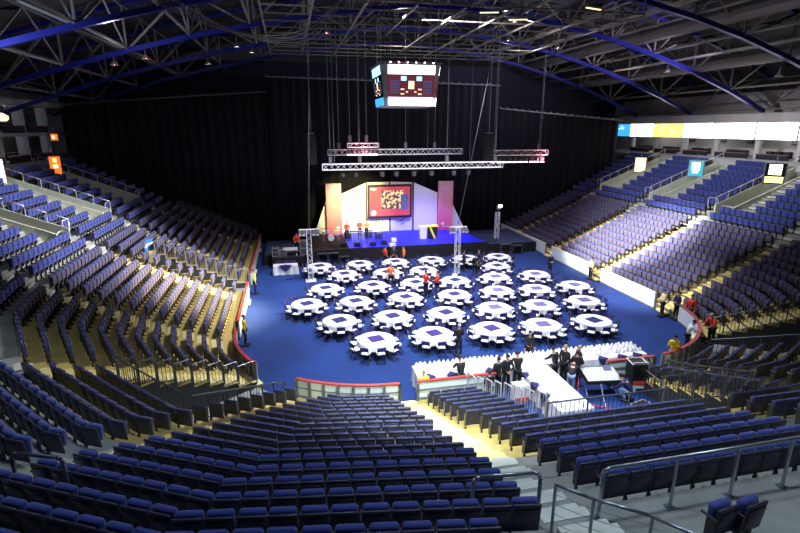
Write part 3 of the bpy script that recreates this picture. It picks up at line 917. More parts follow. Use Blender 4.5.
def napkin():
    mb = MB(); n = 8; vs = []
    for r, z in ((.085, 0), (.10, .07), (.07, .14), (.012, .20)):
        for i in range(n):
            t = 2 * pi * i / n; k = 1 + .18 * (i % 2); vs.append((r * k * cos(t), r * k * .7 * sin(t), z + (.03 if (i % 4 == 0 and z > .1) else 0)))
    mb.add(vs, [(j * n + i, j * n + (i + 1) % n, (j + 1) * n + (i + 1) % n, (j + 1) * n + i) for j in range(3) for i in range(n)] + [tuple(range(3 * n, 4 * n)), tuple(range(n - 1, -1, -1))])
    return mb
ME_N = napkin().mesh('napkin', 'white_cloth')
NP = []
for i in range(52):
    x = 5.0 + i * .212
    for y in (19.62, 19.3, 18.98):
        if random.random() < .94: NP.append((x + random.uniform(-.02, .02), y + random.uniform(-.03, .03)))
for i in range(15):
    for x in (9.6, 10.0, 10.4): NP.append((x + random.uniform(-.02, .02), 15.1 + i * .222))
for x, y in NP:
    o = link('folded_napkin', ME_N, None, (x, y, .772), random.random() * 6)
    tag(o, 'upright folded white napkin standing on the white T-shaped buffet', 'napkin', 'folded napkins on the white T-shaped buffet')
# navy overlay corners hanging over the cloth edges
def corner(x, y, nx, ny, w, label):
    t = MB(); a = (-ny, nx)
    P = []
    vs = [(-a[0] * w - nx * .02, -a[1] * w - ny * .02, .79), (a[0] * w - nx * .02, a[1] * w - ny * .02, .79), (a[0] * w * .95 + nx * .05, a[1] * w * .95 + ny * .05, .77), (-a[0] * w * .95 + nx * .05, -a[1] * w * .95 + ny * .05, .77), (nx * .09, ny * .09, .32), (-nx * .3, -ny * .3, .79)]
    t.add(vs, [(0, 1, 2, 3), (3, 2, 4), (1, 0, 5)])
    o = t.build('overlay_corner', 'overlay_blue', None, (x, y, 0)); md = o.modifiers.new('t', 'SOLIDIFY'); md.thickness = .006
    tag(o, label, 'table overlay')
for i, x in enumerate((5.35, 6.35, 8.1, 11.6, 13.6, 14.6, 15.4)):
    corner(x, 18.57, 0, -1, .25, 'navy cloth corner hanging off the near edge of the long table, %s from the left' % ordi(i + 1))
for i, y in enumerate((17.9, 17.0, 16.1)):
    corner(9.37, y, -1, 0, .25, 'navy cloth corner on the left side of the stem, %s from the long table' % ordi(i + 1))
# little serving table left of the stem
t = thing('serving_table', 'small white-draped table with red trim left of the T stem', 'table', (8.9, 17.3, 0))
m1 = MB(); m1.box((0, 0, .36), (.62, .45, .72)); m1.build('drape', 'white_cloth', t)
m1 = MB(); m1.box((0, -.24, .12), (.6, .02, .16)); m1.build('red_trim', 'cloth_red', t)
tt = thing('water_jug', 'clear-topped white jug on the small serving table', 'jug', (9.0, 17.3, .72)); MB().lathe([(.06, 0), (.075, .1), (.05, .2), (.055, .24)], 12).build('body', 'panel_white', tt); MB().path([(.06, 0, .2), (.12, 0, .17), (.11, 0, .08), (.07, 0, .06)], .008, 5).build('handle', 'panel_white', tt)

# ------------------------------------------------------------------ mixing position
t = thing('mixing_desk', 'large pale audio mixing desk on a stand behind the white tables', 'mixing desk', (12.5, 17.1, 0), radians(-8))
t.scale = (.8, .85, 1)
m1 = MB(); m1.prism([(-.55, .78), (.55, .98), (.55, .82), (-.55, .64)], 1.9, 'x', -.95); 
m1.build('chassis', 'black', t)
m1 = MB(); vs = [(-.9, -.5, .80), (.9, -.5, .80), (.9, .5, .982), (-.9, .5, .982)]
m1.add([(x, y, z) for x, y, z in vs] + [(x, y, z - .02) for x, y, z in vs], [(0, 1, 2, 3), (4, 7, 6, 5), (0, 4, 5, 1), (1, 5, 6, 2), (2, 6, 7, 3), (3, 7, 4, 0)]); m1.build('control_surface', 'desk', t)
m1 = MB()
for i in range(24):
    for j in range(9):
        y = -.42 + j * .1; z = .80 + (y + .5) * .182 + .012
        m1.box((-.84 + i * .073, y, z), (.018, .03 if j < 2 else .018, .02))
tag(m1.build('faders', 'black', t), kind='stuff')
MB().box((.5, .32, 1.0), (.42, .24, .06), rx=.6).build('display', 'em_dim', t)
for s in (-.8, .8):
    MB().bar((s, -.4, 0), (s, .4, .72), .025, 6).bar((s, .4, 0), (s, -.4, .72), .025, 6).build('leg', 'rail', t)
MB().box((0, .56, .86), (1.9, .06, .3)).build('rear_case', 'rail', t)
t = thing('equipment_rack', 'black wheeled rack with white lid and red panel beside the mixing desk', 'equipment rack', (14.15, 17.0, 0), radians(-10))
MB().box((0, 0, .72), (.62, .62, 1.2)).build('case', 'black', t)
MB().box((0, -.32, .95), (.50, .02, .42)).build('screen', 'black_gloss', t)
MB().box((0, -.32, .48), (.50, .02, .16)).build('patch_panel', 'cloth_red', t)
MB().box((0, -.32, .28), (.50, .02, .14)).build('lower_panel', 'desk', t)
m1 = MB(); m1.path([(-.33, -.31, 1.32), (-.3, -.31, 1.42), (.3, -.31, 1.42), (.33, -.31, 1.32), (.33, .3, 1.36), (-.33, .3, 1.36), (-.33, -.31, 1.32)], .03, 6); m1.build('lid_edge', 'rail_light', t)
for sx in (-.25, .25):
    for sy_ in (-.25, .25): MB().lathe([(.05, 0), (.05, .1)], 10, (sx, sy_, 0)).build('wheel', 'black', t)
t = thing('flight_case', 'low black flight case with silver edges below the mixing desk', 'case', (12.9, 14.9, 0), .3)
MB().box((0, 0, .3), (.9, .6, .56)).build('body', 'black', t)
m1 = MB()
for sx in (-.45, .45):
    for sy_ in (-.3, .3): m1.bar((sx, sy_, .02), (sx, sy_, .58), .02, 4)
for z in (.03, .58): m1.path([(-.45, -.3, z), (.45, -.3, z), (.45, .3, z), (-.45, .3, z), (-.45, -.3, z)], .018, 4)
m1.build('edging', 'rail_light', t)
for i, (m, w, P) in enumerate((('cable_red', 'red cable looping on the blue floor by the mixing desk', [(11.6, 17.3, .7), (11.4, 16.8, .03), (11.7, 16.1, .03), (12.2, 15.8, .03), (12.4, 15.2, .03), (12.8, 14.6, .03)]),
                              ('rail_light', 'pale cable trailing from the mixing desk toward the balustrade', [(12.2, 16.6, .7), (12.2, 16.2, .03), (11.9, 15.4, .03), (12.5, 14.6, .03)]),
                              ('cable_red', 'red cable bundle lying near the balustrade', [(11.2, 15.1, .03), (11.5, 14.6, .03), (12.0, 14.3, .03), (12.5, 14.5, .03)]))):
    tag(MB().path(smooth_pts(P), .022, 5).build('cable', m), w, 'cable')

# white draped table on the left by the stage
t = thing('trestle_table', 'table under the white cloth with blue centre, left of the tables', 'table', (-.72, 38.6, 0)); MB().box((0, 0, .70), (1.7, .7, .04)).build('tabletop', 'wood', t)
for sx in (-.75, .75): MB().bar((sx, 0, 0), (sx, 0, .68), .025, 6).build('leg', 'chair_frame', t)
long_cloth('white cloth with navy corner on the lone table at far left', -1.65, 38.2, .2, 39.0, .74)
corner(-.72, 38.15, 0, -1, .5, 'navy cloth corner hanging on the lone table at far left')
for i, x in enumerate((-1.25, -.65, -.15)):
    t = thing('folding_chair', 'blue-backed chair behind the lone white table, %s from left' % ordi(i + 1), 'chair', (x, 39.35, 0), pi)
    for nm, me in ME_C: link(nm, me, t)

# ------------------------------------------------------------------ stage
mb = MB(); mb.box((9.3, 44.7, .58), (15.6, 7.2, 1.16)); mb.build  # main deck
tag(mb.build('stage_platform', 'stage_skirt'), 'large black-skirted stage platform in front of the curtains', 'stage')
mb = MB(); mb.add([(4.6, 41.2, 1.165), (16.9, 41.2, 1.165), (15.9, 48.3, 1.165), (4.6, 48.3, 1.165), (4.6, 41.2, 1.185), (16.9, 41.2, 1.185), (15.9, 48.3, 1.185), (4.6, 48.3, 1.185)], [(0, 3, 2, 1), (4, 5, 6, 7), (0, 1, 5, 4), (1, 2, 6, 5), (2, 3, 7, 6), (3, 0, 4, 7)])
tag(mb.build('stage_carpet', 'stage_blue'), 'bright blue carpet covering the main stage', 'carpet')
mb = MB(); mb.box((19.5, 44.4, .45), (4.7, 6.2, .9)); mb.box((19.5, 44.4, .905), (4.6, 6.1, .02), mi=1); tag(mb.build('stage_wing', ['stage_skirt', 'stage_dark']), 'lower dark platform to the right of the stage', 'stage')
mb = MB(); mb.box((-.5, 44.2, .4), (3.9, 5.4, .8)); mb.box((-.5, 44.7, .805), (3.8, 5.2, .02), mi=1); tag(mb.build('stage_wing', ['stage_skirt', 'stage_dark']), 'lower dark platform to the left of the stage', 'stage')
mb = MB(); mb.box((-.5, 41.2, .42), (2.6, 1.6, .84)); tag(mb.build('monitor_riser', 'stage_skirt'), 'black riser carrying the monitor mixer left of the stage', 'riser')
for i, (x, w) in enumerate(((1.9, .75), (2.8, .8), (3.7, .7), (18.2, .9), (19.3, .9))):
    t = thing('bench_case', 'dark open-fronted case against the stage front, %s from the left' % ordi(i + 1), 'case', (x + .4, 40.75, 0))
    hh = (.95, .95, .6, .95, .8)[i]
    m1 = MB()
    m1.box((-w / 2, 0, hh / 2), (.06, .4, hh)); m1.box((w / 2, 0, hh / 2), (.06, .4, hh)); m1.box((0, 0, hh), (w + .06, .4, .06)); m1.build('frame', 'darkgrey', t)
    MB().box((0, .1, hh / 2), (w, .04, hh)).build('back', 'black', t)
def panel(label, poly, m, y, th=.12, cat='stage panel', name='backdrop_panel', extra=None):
    o = MB().prism(poly, th, 'y', y).build(name, m)
    return tag(o, label, cat)
SZ = 1.18
panel('pale triangular side panel left of the pink column', [(2.0, SZ), (3.3, SZ), (3.3, 4.6)], 'panel_pale', 47.7)
panel('pale triangular side panel right of the pink column', [(15.3, SZ), (17.05, SZ), (15.3, 4.6)], 'panel_pale', 47.7)
for s, x0, x1 in (('left', 3.2, 4.62), ('right', 14.15, 15.6)):
    t = thing('banner_column', 'tall pink printed column at the %s of the stage backdrop' % s, 'banner')
    MB().prism([(x0, SZ), (x1, SZ), (x1, 6.0), (x0, 6.0)], .35, 'y', 47.1).build('print', 'banner', t)
    MB().lathe([(.16, 0), (.16, .02)], 16).build('roundel', 'panel_white', t)
    q = t.children[-1]; q.rotation_euler = (pi / 2, 0, 0); q.location = ((x0 + .45 if s == 'right' else x1 - .4), 47.09, 1.85)
    m1 = MB(); m1.box(((x0 + x1) / 2 + .1, 47.09, 1.55), (.8, .02, .07)); m1.box(((x0 + x1) / 2, 47.09, 5.4), (1.0, .02, .03)); m1.box(((x0 + x1) / 2 + .1, 47.09, 5.2), (.8, .02, .03)); m1.build('lettering', 'panel_white', t)
panel('white sloping backdrop panel between left pink column and screen', [(4.62, SZ), (7.0, SZ), (7.0, 5.95), (4.62, 4.95)], 'panel_white', 47.6)
panel('white sloping backdrop panel between screen and right pink column', [(11.75, SZ), (14.15, SZ), (14.15, 4.85), (11.75, 5.9)], 'panel_white', 47.6)
for s, x0, x1, h0, h1 in (('left', 7.12, 9.3, 5.98, 6.0), ('right', 9.42, 11.62, 6.0, 5.9)):
    t = thing('backdrop_panel', 'white centre backdrop panel behind the %s half of the screen' % s, 'stage panel')
    MB().prism([(x0, SZ), (x1, SZ), (x1, h1), (x0, h0)], .1, 'y', 47.7).build('board', 'panel_white', t)
    m1 = MB(); random.seed(11 if s == 'left' else 5)
    for i in range(14):
        a = random.uniform(.5, 2.4); L = random.uniform(.2, .55); cx = (x0 + x1) / 2 + random.uniform(-.35, .35); cz = random.uniform(1.5, 2.6)
        m1.add([(cx, 47.66, cz), (cx + L * cos(a), 47.66, cz + L * sin(a)), (cx + L * cos(a) + .08, 47.66, cz + L * sin(a) - .12), (cx + .06, 47.66, cz - .05)], [(0, 3, 2, 1)])
    m1.build('print_artwork', mat('art_' + s, (.10, .45, .08) if s == 'left' else (.06, .10, .42), .7, noise=.5, scale=5, col2=(.65, .6, .1) if s == 'left' else (.1, .45, .5)), t)
panel('black strip between left sloping panel and centre panel', [(7.0, SZ), (7.12, SZ), (7.12, 6.05), (7.0, 6.05)], 'black', 47.55, name='panel_joint')
panel('black strip between right sloping panel and centre panel', [(11.62, SZ), (11.75, SZ), (11.75, 6.0), (11.62, 6.0)], 'black', 47.55, name='panel_joint')
panel('thin black strip between the two centre panels', [(9.3, SZ), (9.42, SZ), (9.42, 6.0), (9.3, 6.0)], 'black', 47.6, name='panel_joint')
t = thing('projection_screen', 'black-framed screen showing a red slide with golden picture', 'screen', (9.28, 47.2, 4.2))
m1 = MB()
for c, d in (((0, 0, 1.5), (4.3, .12, .2)), ((0, 0, -1.5), (4.3, .12, .2)), ((-2.07, 0, 0), (.17, .12, 3.0)), ((2.07, 0, 0), (.17, .12, 3.0))): m1.box(c, d)
m1.build('frame', 'black', t)
MB().box((0, .02, 0), (4.0, .04, 2.85)).build('screen_surface', 'em_screenred', t)
MB().box((.25, -.01, .15), (2.2, .02, 1.75)).build('picture', 'splash', t)
MB().box((1.45, -.012, -.1), (.75, .02, 1.5)).build('side_block', 'em_dim', t)
m1 = MB().lathe([(.24, 0), (.24, .02)], 16); o = m1.build('emblem', 'em_pale', t); o.rotation_euler = (pi / 2, 0, 0); o.location = (-1.6, -.01, -1.1)
MB().box((-1.6, -.01, 1.2), (.6, .02, .05)).box((-1.55, -.01, 1.12), (.4, .02, .03)).build('heading', 'em_pale', t)

# band gear
def drumkit(x, y, z):
    t = thing('drum_kit', 'pale drum kit with cymbals at the left of the stage', 'drum kit', (x, y, z))
    o = MB().lathe([(.28, -.2), (.29, -.19), (.29, .19), (.28, .2)], 20).build('kick_drum', 'drum', t); o.rotation_euler = (pi / 2, 0, 0); o.location = (0, 0, .3)
    for dx, dy, h, r in ((-.25, .1, .75, .15), (.22, .1, .75, .16), (.6, .3, .45, .2), (-.55, .35, .6, .17)):
        o = MB().lathe([(r, 0), (r, .22)], 16).build('tom', 'drum', t); o.location = (dx, dy, h)
        MB().bar((dx, dy, 0), (dx, dy, h), .012, 5).build('stand', 'rail_light', t)
    for dx, dy, h in ((-.7, 0, 1.15), (.75, .1, 1.2), (-.95, .4, .95)):
        MB().lathe([(.02, .03), (.22, 0), (.22, .005), (.02, .035)], 16, (dx, dy, h)).build('cymbal', 'cymbal', t)
        MB().bar((dx, dy, 0), (dx, dy, h), .012, 5).build('stand', 'rail_light', t)
drumkit(3.3, 44.4, 1.18)
def mic(x, y, z, lab, h=1.5):
    t = thing('microphone_stand', lab, 'microphone stand', (x, y, z))
    MB().lathe([(.14, 0), (.14, .02)], 10).build('base', 'black', t); MB().bar((0, 0, 0), (0, 0, h), .014, 5).bar((0, 0, h), (.12, -.3, h + .1), .012, 5).build('pole', 'rail', t)
    MB().bar((.12, -.3, h + .1), (.15, -.38, h + .1), .03, 6).build('microphone', 'black', t)
for i, (x, y) in enumerate(((4.7, 43.2), (5.6, 42.6), (6.5, 43.0), (7.2, 42.5), (8.0, 43.6))): mic(x, y, 1.19, 'microphone stand on the stage left half, %s from the left' % ordi(i + 1))
def amp(x, y, z, lab, w=.6, h=.6, m='black', g='darkgrey'):
    t = thing('amplifier', lab, 'amplifier', (x, y, z)); MB().box((0, 0, h / 2), (w, .35, h)).build('cabinet', m, t); MB().box((0, -.18, h * .42), (w * .86, .015, h * .7)).build('grille', g, t)
    MB().box((0, -.18, h * .88), (w * .86, .015, h * .12)).build('control_panel', 'desk', t)
for i, (x, y) in enumerate(((4.9, 45.2), (6.9, 45.4), (7.7, 44.6))): amp(x, y, 1.19, 'amplifier behind the musicians, %s from the left' % ordi(i + 1))
for i, (x, y) in enumerate(((4.2, 42.0), (5.3, 41.8), (6.7, 41.7), (7.7, 42.0))):
    t = thing('stage_monitor', 'wedge monitor at the front of the band area, %s from left' % ordi(i + 1), 'speaker', (x, y, 1.19))
    MB().prism([(-.2, 0), (.2, 0), (.2, .12), (-.05, .35), (-.2, .3)], .5, 'x', -.25).build('cabinet', 'black', t); MB().box((0, .08, .24), (.42, .3, .015), rx=-.75).build('grille', 'darkgrey', t)
t = thing('keyboard', 'keyboard on stand in front of the red-jacketed musicians', 'keyboard', (5.6, 43.9, 1.19))
MB().box((0, 0, .9), (1.2, .32, .1)).build('body', 'black', t); MB().box((0, -.06, .955), (1.1, .15, .012)).build('keys', 'panel_white', t)
for s in (-.4, .4): MB().bar((s, -.15, 0), (s, .15, .86), .02, 5).bar((s, .15, 0), (s, -.15, .86), .02, 5).build('leg', 'rail', t)
# lectern and lit stands
t = thing('lectern', 'black lectern with yellow diagonal stripe on the right of the stage', 'lectern', (12.5, 43.4, 1.19))
MB().prism([(-.35, 0), (.35, 0), (.45, 1.15), (-.45, 1.15)], .45, 'y', -.2).build('body', 'black', t)
MB().add([(-.4, -.215, 1.1), (-.18, -.215, 1.1), (.3, -.215, .05), (.1, -.215, .05)], [(0, 3, 2, 1)]).build('stripe', 'cloth_yellow', t)
MB().box((0, 0, 1.19), (1.0, .5, .05), rx=.2).build('reading_top', 'cloth_yellow', t)
t = thing('lectern', 'pale translucent lectern left of the black one', 'lectern', (11.65, 43.6, 1.19))
MB().prism([(-.28, 0), (.28, 0), (.33, 1.1), (-.33, 1.1)], .35, 'y', -.2).build('body', 'panel_pale', t); MB().box((0, 0, 1.13), (.75, .45, .04), rx=.2).build('reading_top', 'panel_pale', t)
t = thing('projector_stand', 'white projector on a stand at the front of the stage', 'projector', (8.25, 41.0, 0))
MB().box((0, 0, .6), (.45, .4, 1.2)).build('stand', 'black', t); MB().box((0, 0, 1.35), (.5, .45, .24)).build('housing', 'panel_white', t); MB().box((.15, .1, 1.75), (.4, .4, .3)).build('upper_housing', 'panel_white', t); MB().bar((.15, .1, 1.4), (.15, .1, 1.65), .05, 6).build('neck', 'rail_light', t)
# monitor mixer on left riser
t = thing('monitor_desk', 'cluttered monitor mixer and racks on the left riser', 'mixing desk', (-.3, 41.3, .84))
MB().box((0, 0, .5), (1.2, .6, .08), rx=.15).build('surface', 'desk', t)
for s in (-.5, .5): MB().bar((s, -.2, 0), (s, .2, .48), .025, 5).bar((s, .2, 0), (s, -.2, .48), .025, 5).build('leg', 'rail_light', t)
for i, (x, h) in enumerate(((-1.5, .7), (.75, 1.2), (-.9, .5))):
    t = thing('equipment_rack', 'silver-edged rack on the left riser, %s from its left end' % ('first', 'third', 'second')[i], 'equipment rack', (x, 41.2, .84))
    MB().box((0, 0, h / 2), (.5, .5, h)).build('case', 'darkgrey', t)
    m1 = MB()
    for sx in (-.25, .25):
        for sy_ in (-.25, .25): m1.bar((sx, sy_, 0), (sx, sy_, h), .02, 4)
    for z in (.03, h / 2, h): m1.path([(-.25, -.25, z), (.25, -.25, z), (.25, .25, z), (-.25, .25, z), (-.25, -.25, z)], .016, 4)
    m1.build('edging', 'rail_light', t)

# ------------------------------------------------------------------ trusses, towers, lamps
def truss(a, b, w=.4, r=.032, step=.45, faces=True):
    mb = MB(); d = [b[i] - a[i] for i in range(3)]; L = math.sqrt(sum(t * t for t in d)); d = [t / L for t in d]
    if abs(d[2]) > .9: s1, s2 = (1, 0, 0), (0, 1, 0)
    else: s1 = (-d[1] / hypot(d[0], d[1]), d[0] / hypot(d[0], d[1]), 0); s2 = (0, 0, 1)
    def P(t, i, j): return tuple(a[q] + d[q] * t + s1[q] * w * (i - .5) + s2[q] * w * (j - .5) for q in range(3))
    cs_ = [(0, 0), (1, 0), (1, 1), (0, 1)]
    for i, j in cs_: mb.bar(P(0, i, j), P(L, i, j), r, 6)
    n = max(1, int(L / step)); st = L / n
    for q in range(n):
        for (i, j), (k, l) in zip(cs_, cs_[1:] + cs_[:1]):
            if q % 2: mb.bar(P(q * st, i, j), P((q + 1) * st, k, l), r * .55, 4)
            else: mb.bar(P(q * st, k, l), P((q + 1) * st, i, j), r * .55, 4)
    for q in (0, n):
        for (i, j), (k, l) in zip(cs_, cs_[1:] + cs_[:1]): mb.bar(P(q * st, i, j), P(q * st, k, l), r * .6, 4)
    return mb
def htruss(label, x0, x1, y, z, lamps, hang, lampm='em_lamp', w=.42):
    t = thing('lighting_truss', label, 'lighting truss')
    truss((x0, y, z), (x1, y, z), w).build('frame', 'alu', t)
    for x in hang: MB().bar((x, y, z + w / 2), (x, y, arch(x)), .022, 5).box((x, y, z + .5), (.22, .22, .5)).build('hoist_chain', 'cable', t)
    return t
htruss('long silver box truss, nearest and lowest, above the stage', 2.4, 16.6, 38, 8.2, 0, (3.0, 5.2, 12.0, 16.0))
htruss('second silver box truss, just behind and above the long one', 3.1, 14.4, 41.5, 9.1, 0, (4.0, 7.2, 9.5, 12.0))
htruss('short silver truss over the right side of the stage', 17.2, 22.6, 42.0, 8.9, 0, (17.6, 21.8))
htruss('short glowing truss of pink lamps at upper left', 4.5, 6.9, 39.8, 9.7, 0, (4.7, 6.0), w=.3)
def moving_head(x, y, z, lab, grp, em='black_gloss'):
    t = thing('moving_head_lamp', lab, 'stage lamp', (x, y, z), 0, grp)
    MB().box((0, 0, 0), (.3, .28, .12)).build('base', 'black', t)
    MB().box((-.17, 0, -.22), (.05, .16, .36)).box((.17, 0, -.22), (.05, .16, .36)).build('yoke', 'black', t)
    MB().lathe([(.10, -.50), (.15, -.44), (.14, -.20), (.08, -.12)], 12).build('head', 'darkgrey', t)
    MB().lathe([(.125 if em == 'black_gloss' else .17, -.53), (.125 if em == 'black_gloss' else .17, -.50)], 12).build('lens', em, t)
for i, x in enumerate((3.9, 4.9, 6.9, 8.0, 9.4, 10.8, 12.6, 13.8)):
    moving_head(x, 38, 7.9, 'dark lamp hanging under the long front truss, %s from the left' % ordi(i + 1), 'lamps under the front truss')
for i in range(10):
    moving_head(17.5 + i * .52, 42, 8.6, 'lit lamp under the short right truss, %s from the left' % ordi(i + 1), 'lamps under the right truss', 'em_lamp' if i % 3 else 'em_pink')
for i in range(7):
    moving_head(4.65 + i * .34, 39.8, 9.5, 'glowing lamp under the short pink truss, %s from the left' % ordi(i + 1), 'lamps under the pink truss', 'em_pink' if i < 5 else 'em_lamp')
def tower(label, x, y, h, top=True):
    t = thing('truss_tower', label, 'truss tower', (x, y, 0))
    truss((0, 0, .05), (0, 0, h), .32, .026, .4).build('mast', 'alu', t)
    MB().box((0, 0, .03), (.75, .75, .05)).build('base_plate', 'alu', t)
    if top:
        MB().bar((-.7, 0, h), (.7, 0, h), .04, 6).build('crossbar', 'alu', t)
        for q, xx in enumerate((-.62, -.36, .36, .62)):
            l = MB().bar((xx, 0, h - .12), (xx, -.28, h - .35), .13, 10, r2=.16).build('lamp', 'darkgrey', t)
            MB().bar((xx, -.28, h - .35), (xx, -.285, h - .354), .13, 10).build('lens', 'panel_white', l)
tower('silver truss tower with crossbar lamps at the left of the tables', 1.1, 36.3, 3.9)
tower('silver truss tower with crossbar lamps among the middle tables', 12.2, 35.4, 3.8)
tower('silver truss tower at the right end of the stage', 18.8, 43.4, 3.4, False)
t = thing('tower_lamp', 'single white lamp on top of the right truss tower', 'stage lamp', (18.8, 43.4, 3.4)); MB().box((0, 0, .3), (.3, .3, .5)).build('housing', 'black', t); MB().bar((.1, -.15, .6), (.15, -.3, .62), .14, 10).build('lens', 'em_lamp', t)
# speaker arrays hanging
for lab, x in (('left', 1.75), ('right', 16.2)):
    t = thing('line_array', 'black column of hung loudspeakers, %s of the stage' % lab, 'speaker array', (x, 40, 8.3))
    for q in range(8): MB().prism([(-.3, 0), (.3, .02), (.3, .24), (-.3, .26)], .7, 'x', -.35).build('cabinet', 'black', t).location = (0, .02 * q * (1 if q < 4 else .6), q * .27)
    MB().bar((0, 0, 2.2), (0, 0, arch(x) - 8.3), .03, 5).box((0, 0, 2.3), (.5, .5, .1)).build('hanging_chain', 'cable', t)
# chains and power cables
for i, (a, b) in enumerate((((1.74, 36.3, 16.9), (1.15, 36.3, 4.0)), ((14.9, 35.4, 19.0), (12.2, 35.4, 4.0)), ((5.2, 38.5, 19), (5.2, 38.5, 8.6)), ((6.9, 36.5, 19), (6.9, 36.5, 15.2)), ((9.0, 36.5, 19), (9.0, 36.5, 15.2)), ((16.9, 40.5, 18.5), (16.9, 40.5, 8.4)), ((11.4, 41.5, 18.7), (11.4, 41.5, 9.3)), ((14.6, 40, 18.7), (14.6, 40, 8.4)), ((21.9, 42, 18), (21.9, 42, 9.1)), ((3.3, 38, 18.5), (3.3, 38, 8.4)))):
    tag(MB().bar(a, b, .022, 5).build('suspension_cable', 'cable'), 'thin grey suspension cable in front of the dark curtain, %s in order from stage left' % ordi(i + 1), 'cable')
# swagged cable bundle upper left
for i in range(5):
    P = [(-6 + i * .3, 28.5, 16.9), (-3 + i * .4, 28, 15.7 - i * .1), (.5 + i * .3, 28, 15.6 - i * .08), (3.2, 28.5, 17.4 + i * .05)]
    o = MB().path(smooth_pts(P), .02, 5).build('power_cable', 'cable'); tag(o, 'sagging cable slung under the roof at upper left', 'cable', 'sagging cables under the roof')

# scoreboard
t = thing('scoreboard', 'four-sided hanging scoreboard with white banner screens at centre', 'scoreboard', (8.55, 37.6, 12.45), 0)
a, b_, hh, c = 1.85, 2.15, 2.75, .45   # half widths bottom, top, height, chamfer
m1 = MB()
def octa(r, z):
    return [(-r + c, -r, z), (r - c, -r, z), (r, -r + c, z), (r, r - c, z), (r - c, r, z), (-r + c, r, z), (-r, r - c, z), (-r, -r + c, z)]
vs = octa(a, 0) + octa(b_, hh); m1.add(vs, [tuple(range(7, -1, -1)), tuple(range(8, 16))] + [(i, (i + 1) % 8, 8 + (i + 1) % 8, 8 + i) for i in range(8)]); m1.build('housing', 'midgrey', t)
def face_pt(sd, u, z, out=.02):
    r = a + (b_ - a) * z / hh; x, y = u, -r - out
    for _ in range(sd): x, y = -y, x
    return (x, y, z)
def face_quad(mb, sd, u0, u1, z0, z1, out=.02, mi=0):
    P = [face_pt(sd, u0, z0, out), face_pt(sd, u1, z0, out), face_pt(sd, u1, z1, out), face_pt(sd, u0, z1, out)]
    Q = [face_pt(sd, u0, z0, out - .03), face_pt(sd, u1, z0, out - .03), face_pt(sd, u1, z1, out - .03), face_pt(sd, u0, z1, out - .03)]
    mb.add(P + Q, [(0, 1, 2, 3), (7, 6, 5, 4), (0, 4, 5, 1), (1, 5, 6, 2), (2, 6, 7, 3), (3, 7, 4, 0)], mi)
for sd in range(4):
    w0 = a - c + .25
    m1 = MB(); face_quad(m1, sd, -w0, w0, 2.1, 2.68); m1.build('top_banner', 'em_white' if sd != 3 else 'em_pale', t)
    m1 = MB(); face_quad(m1, sd, -w0 + .05, w0 - .05, .06, .6); m1.build('bottom_banner', 'em_white' if sd != 3 else 'em_blue', t)
    m1 = MB(); face_quad(m1, sd, -w0, w0, .62, 2.08); pn = m1.build('score_panel', 'em_maroon' if sd != 3 else 'black_gloss', t)
    m1 = MB()
    for s in (-1, 1): face_quad(m1, sd, s * .55 - .19, s * .55 + .19, 1.68, 1.96, .03)
    m1.build('shot_display', 'em_pale', pn)
    m1 = MB(); face_quad(m1, sd, -.2, .2, 1.15, 1.66, .03); m1.build('period_display', 'em_cream', pn)
    m1 = MB()
    for s in (-1, 1):
        for i in range(4):
            for j in range(5): face_quad(m1, sd, s * 1.15 + (i - 1.5) * .16 - .06, s * 1.15 + (i - 1.5) * .16 + .06, .85 + j * .18, .85 + j * .18 + .13, .03)
    m1.build('digit_blocks', 'em_dim', pn)
    m1 = MB()
    for s in (-1, 1):
        for z in (.78, 1.08):
            for i in range(3): face_quad(m1, sd, s * .62 + (i - 1) * .09 - .03, s * .62 + (i - 1) * .09 + .03, z, z + .09, .03)
        for i in range(2): face_quad(m1, sd, s * .3 + (i - .5) * .09 - .03, s * .3 + (i - .5) * .09 + .03, .92, 1.0, .03)
    m1.build('small_digits', 'em_cream', pn)
m1 = MB(); m1.path([(-b_, -b_, hh + .1), (b_, -b_, hh + .1), (b_, b_, hh + .1), (-b_, b_, hh + .1), (-b_, -b_, hh + .1)], .05, 6)
for sx in (-1, 1):
    for sy_ in (-1, 1): m1.bar((sx * b_ * .7, sy_ * b_ * .7, hh), (sx * b_ * .7, sy_ * b_ * .7, arch(8.5) - 12.45), .03, 5)
m1.build('suspension_frame', 'cable', t)
m1 = MB()
for i in range(6): m1.lathe([(.04, 0), (.04, .06)], 8, (-1.5 + i * .6, -b_ - .05, hh + .06))
m1.build('beacon_lamps', 'em_pink', t)

# portal signs
def sign(lab, x, y, z, w, h, ry, base, parts):
    t = thing('portal_sign', lab, 'lit sign', (x, y, z), ry)
    MB().box((0, .09, 0), (w + .14, .16, h + .14)).build('casing', 'midgrey', t)
    MB().box((0, 0, 0), (w, .03, h)).build('screen', base, t)
    for nm, m, u, v, a_, b2 in parts: MB().box((u * w, -.02, v * h), (a_ * w, .015, b2 * h)).build(nm, m, t)
    MB().bar((0, .15, h / 2), (0, .15, h / 2 + .6), .04, 6).build('bracket', 'midgrey', t)
RZ = radians(-78)
LG = [('logo_block', 'em_white', -.02, .12, .55, .5), ('caption', 'em_pale', -.02, -.25, .4, .14)]
sign('dark screen with white square and yellow band above the nearest right corridor', 35.5, 31.1, 7.7, 1.25, 1.5, radians(90 - 180 + 40) , 'black_gloss', [('white_block', 'em_white', 0, .2, .62, .5), ('yellow_band', 'em_yellow', 0, -.3, .9, .3)])
sign('teal screen with white mark above the middle right corridor', 35.2, 38.4, 7.55, 1.1, 1.35, radians(-50), 'em_teal', LG)
sign('plain cream lit sign above the farthest right corridor', 35.3, 45.9, 7.35, 1.0, 1.4, radians(-50), 'em_cream', [])
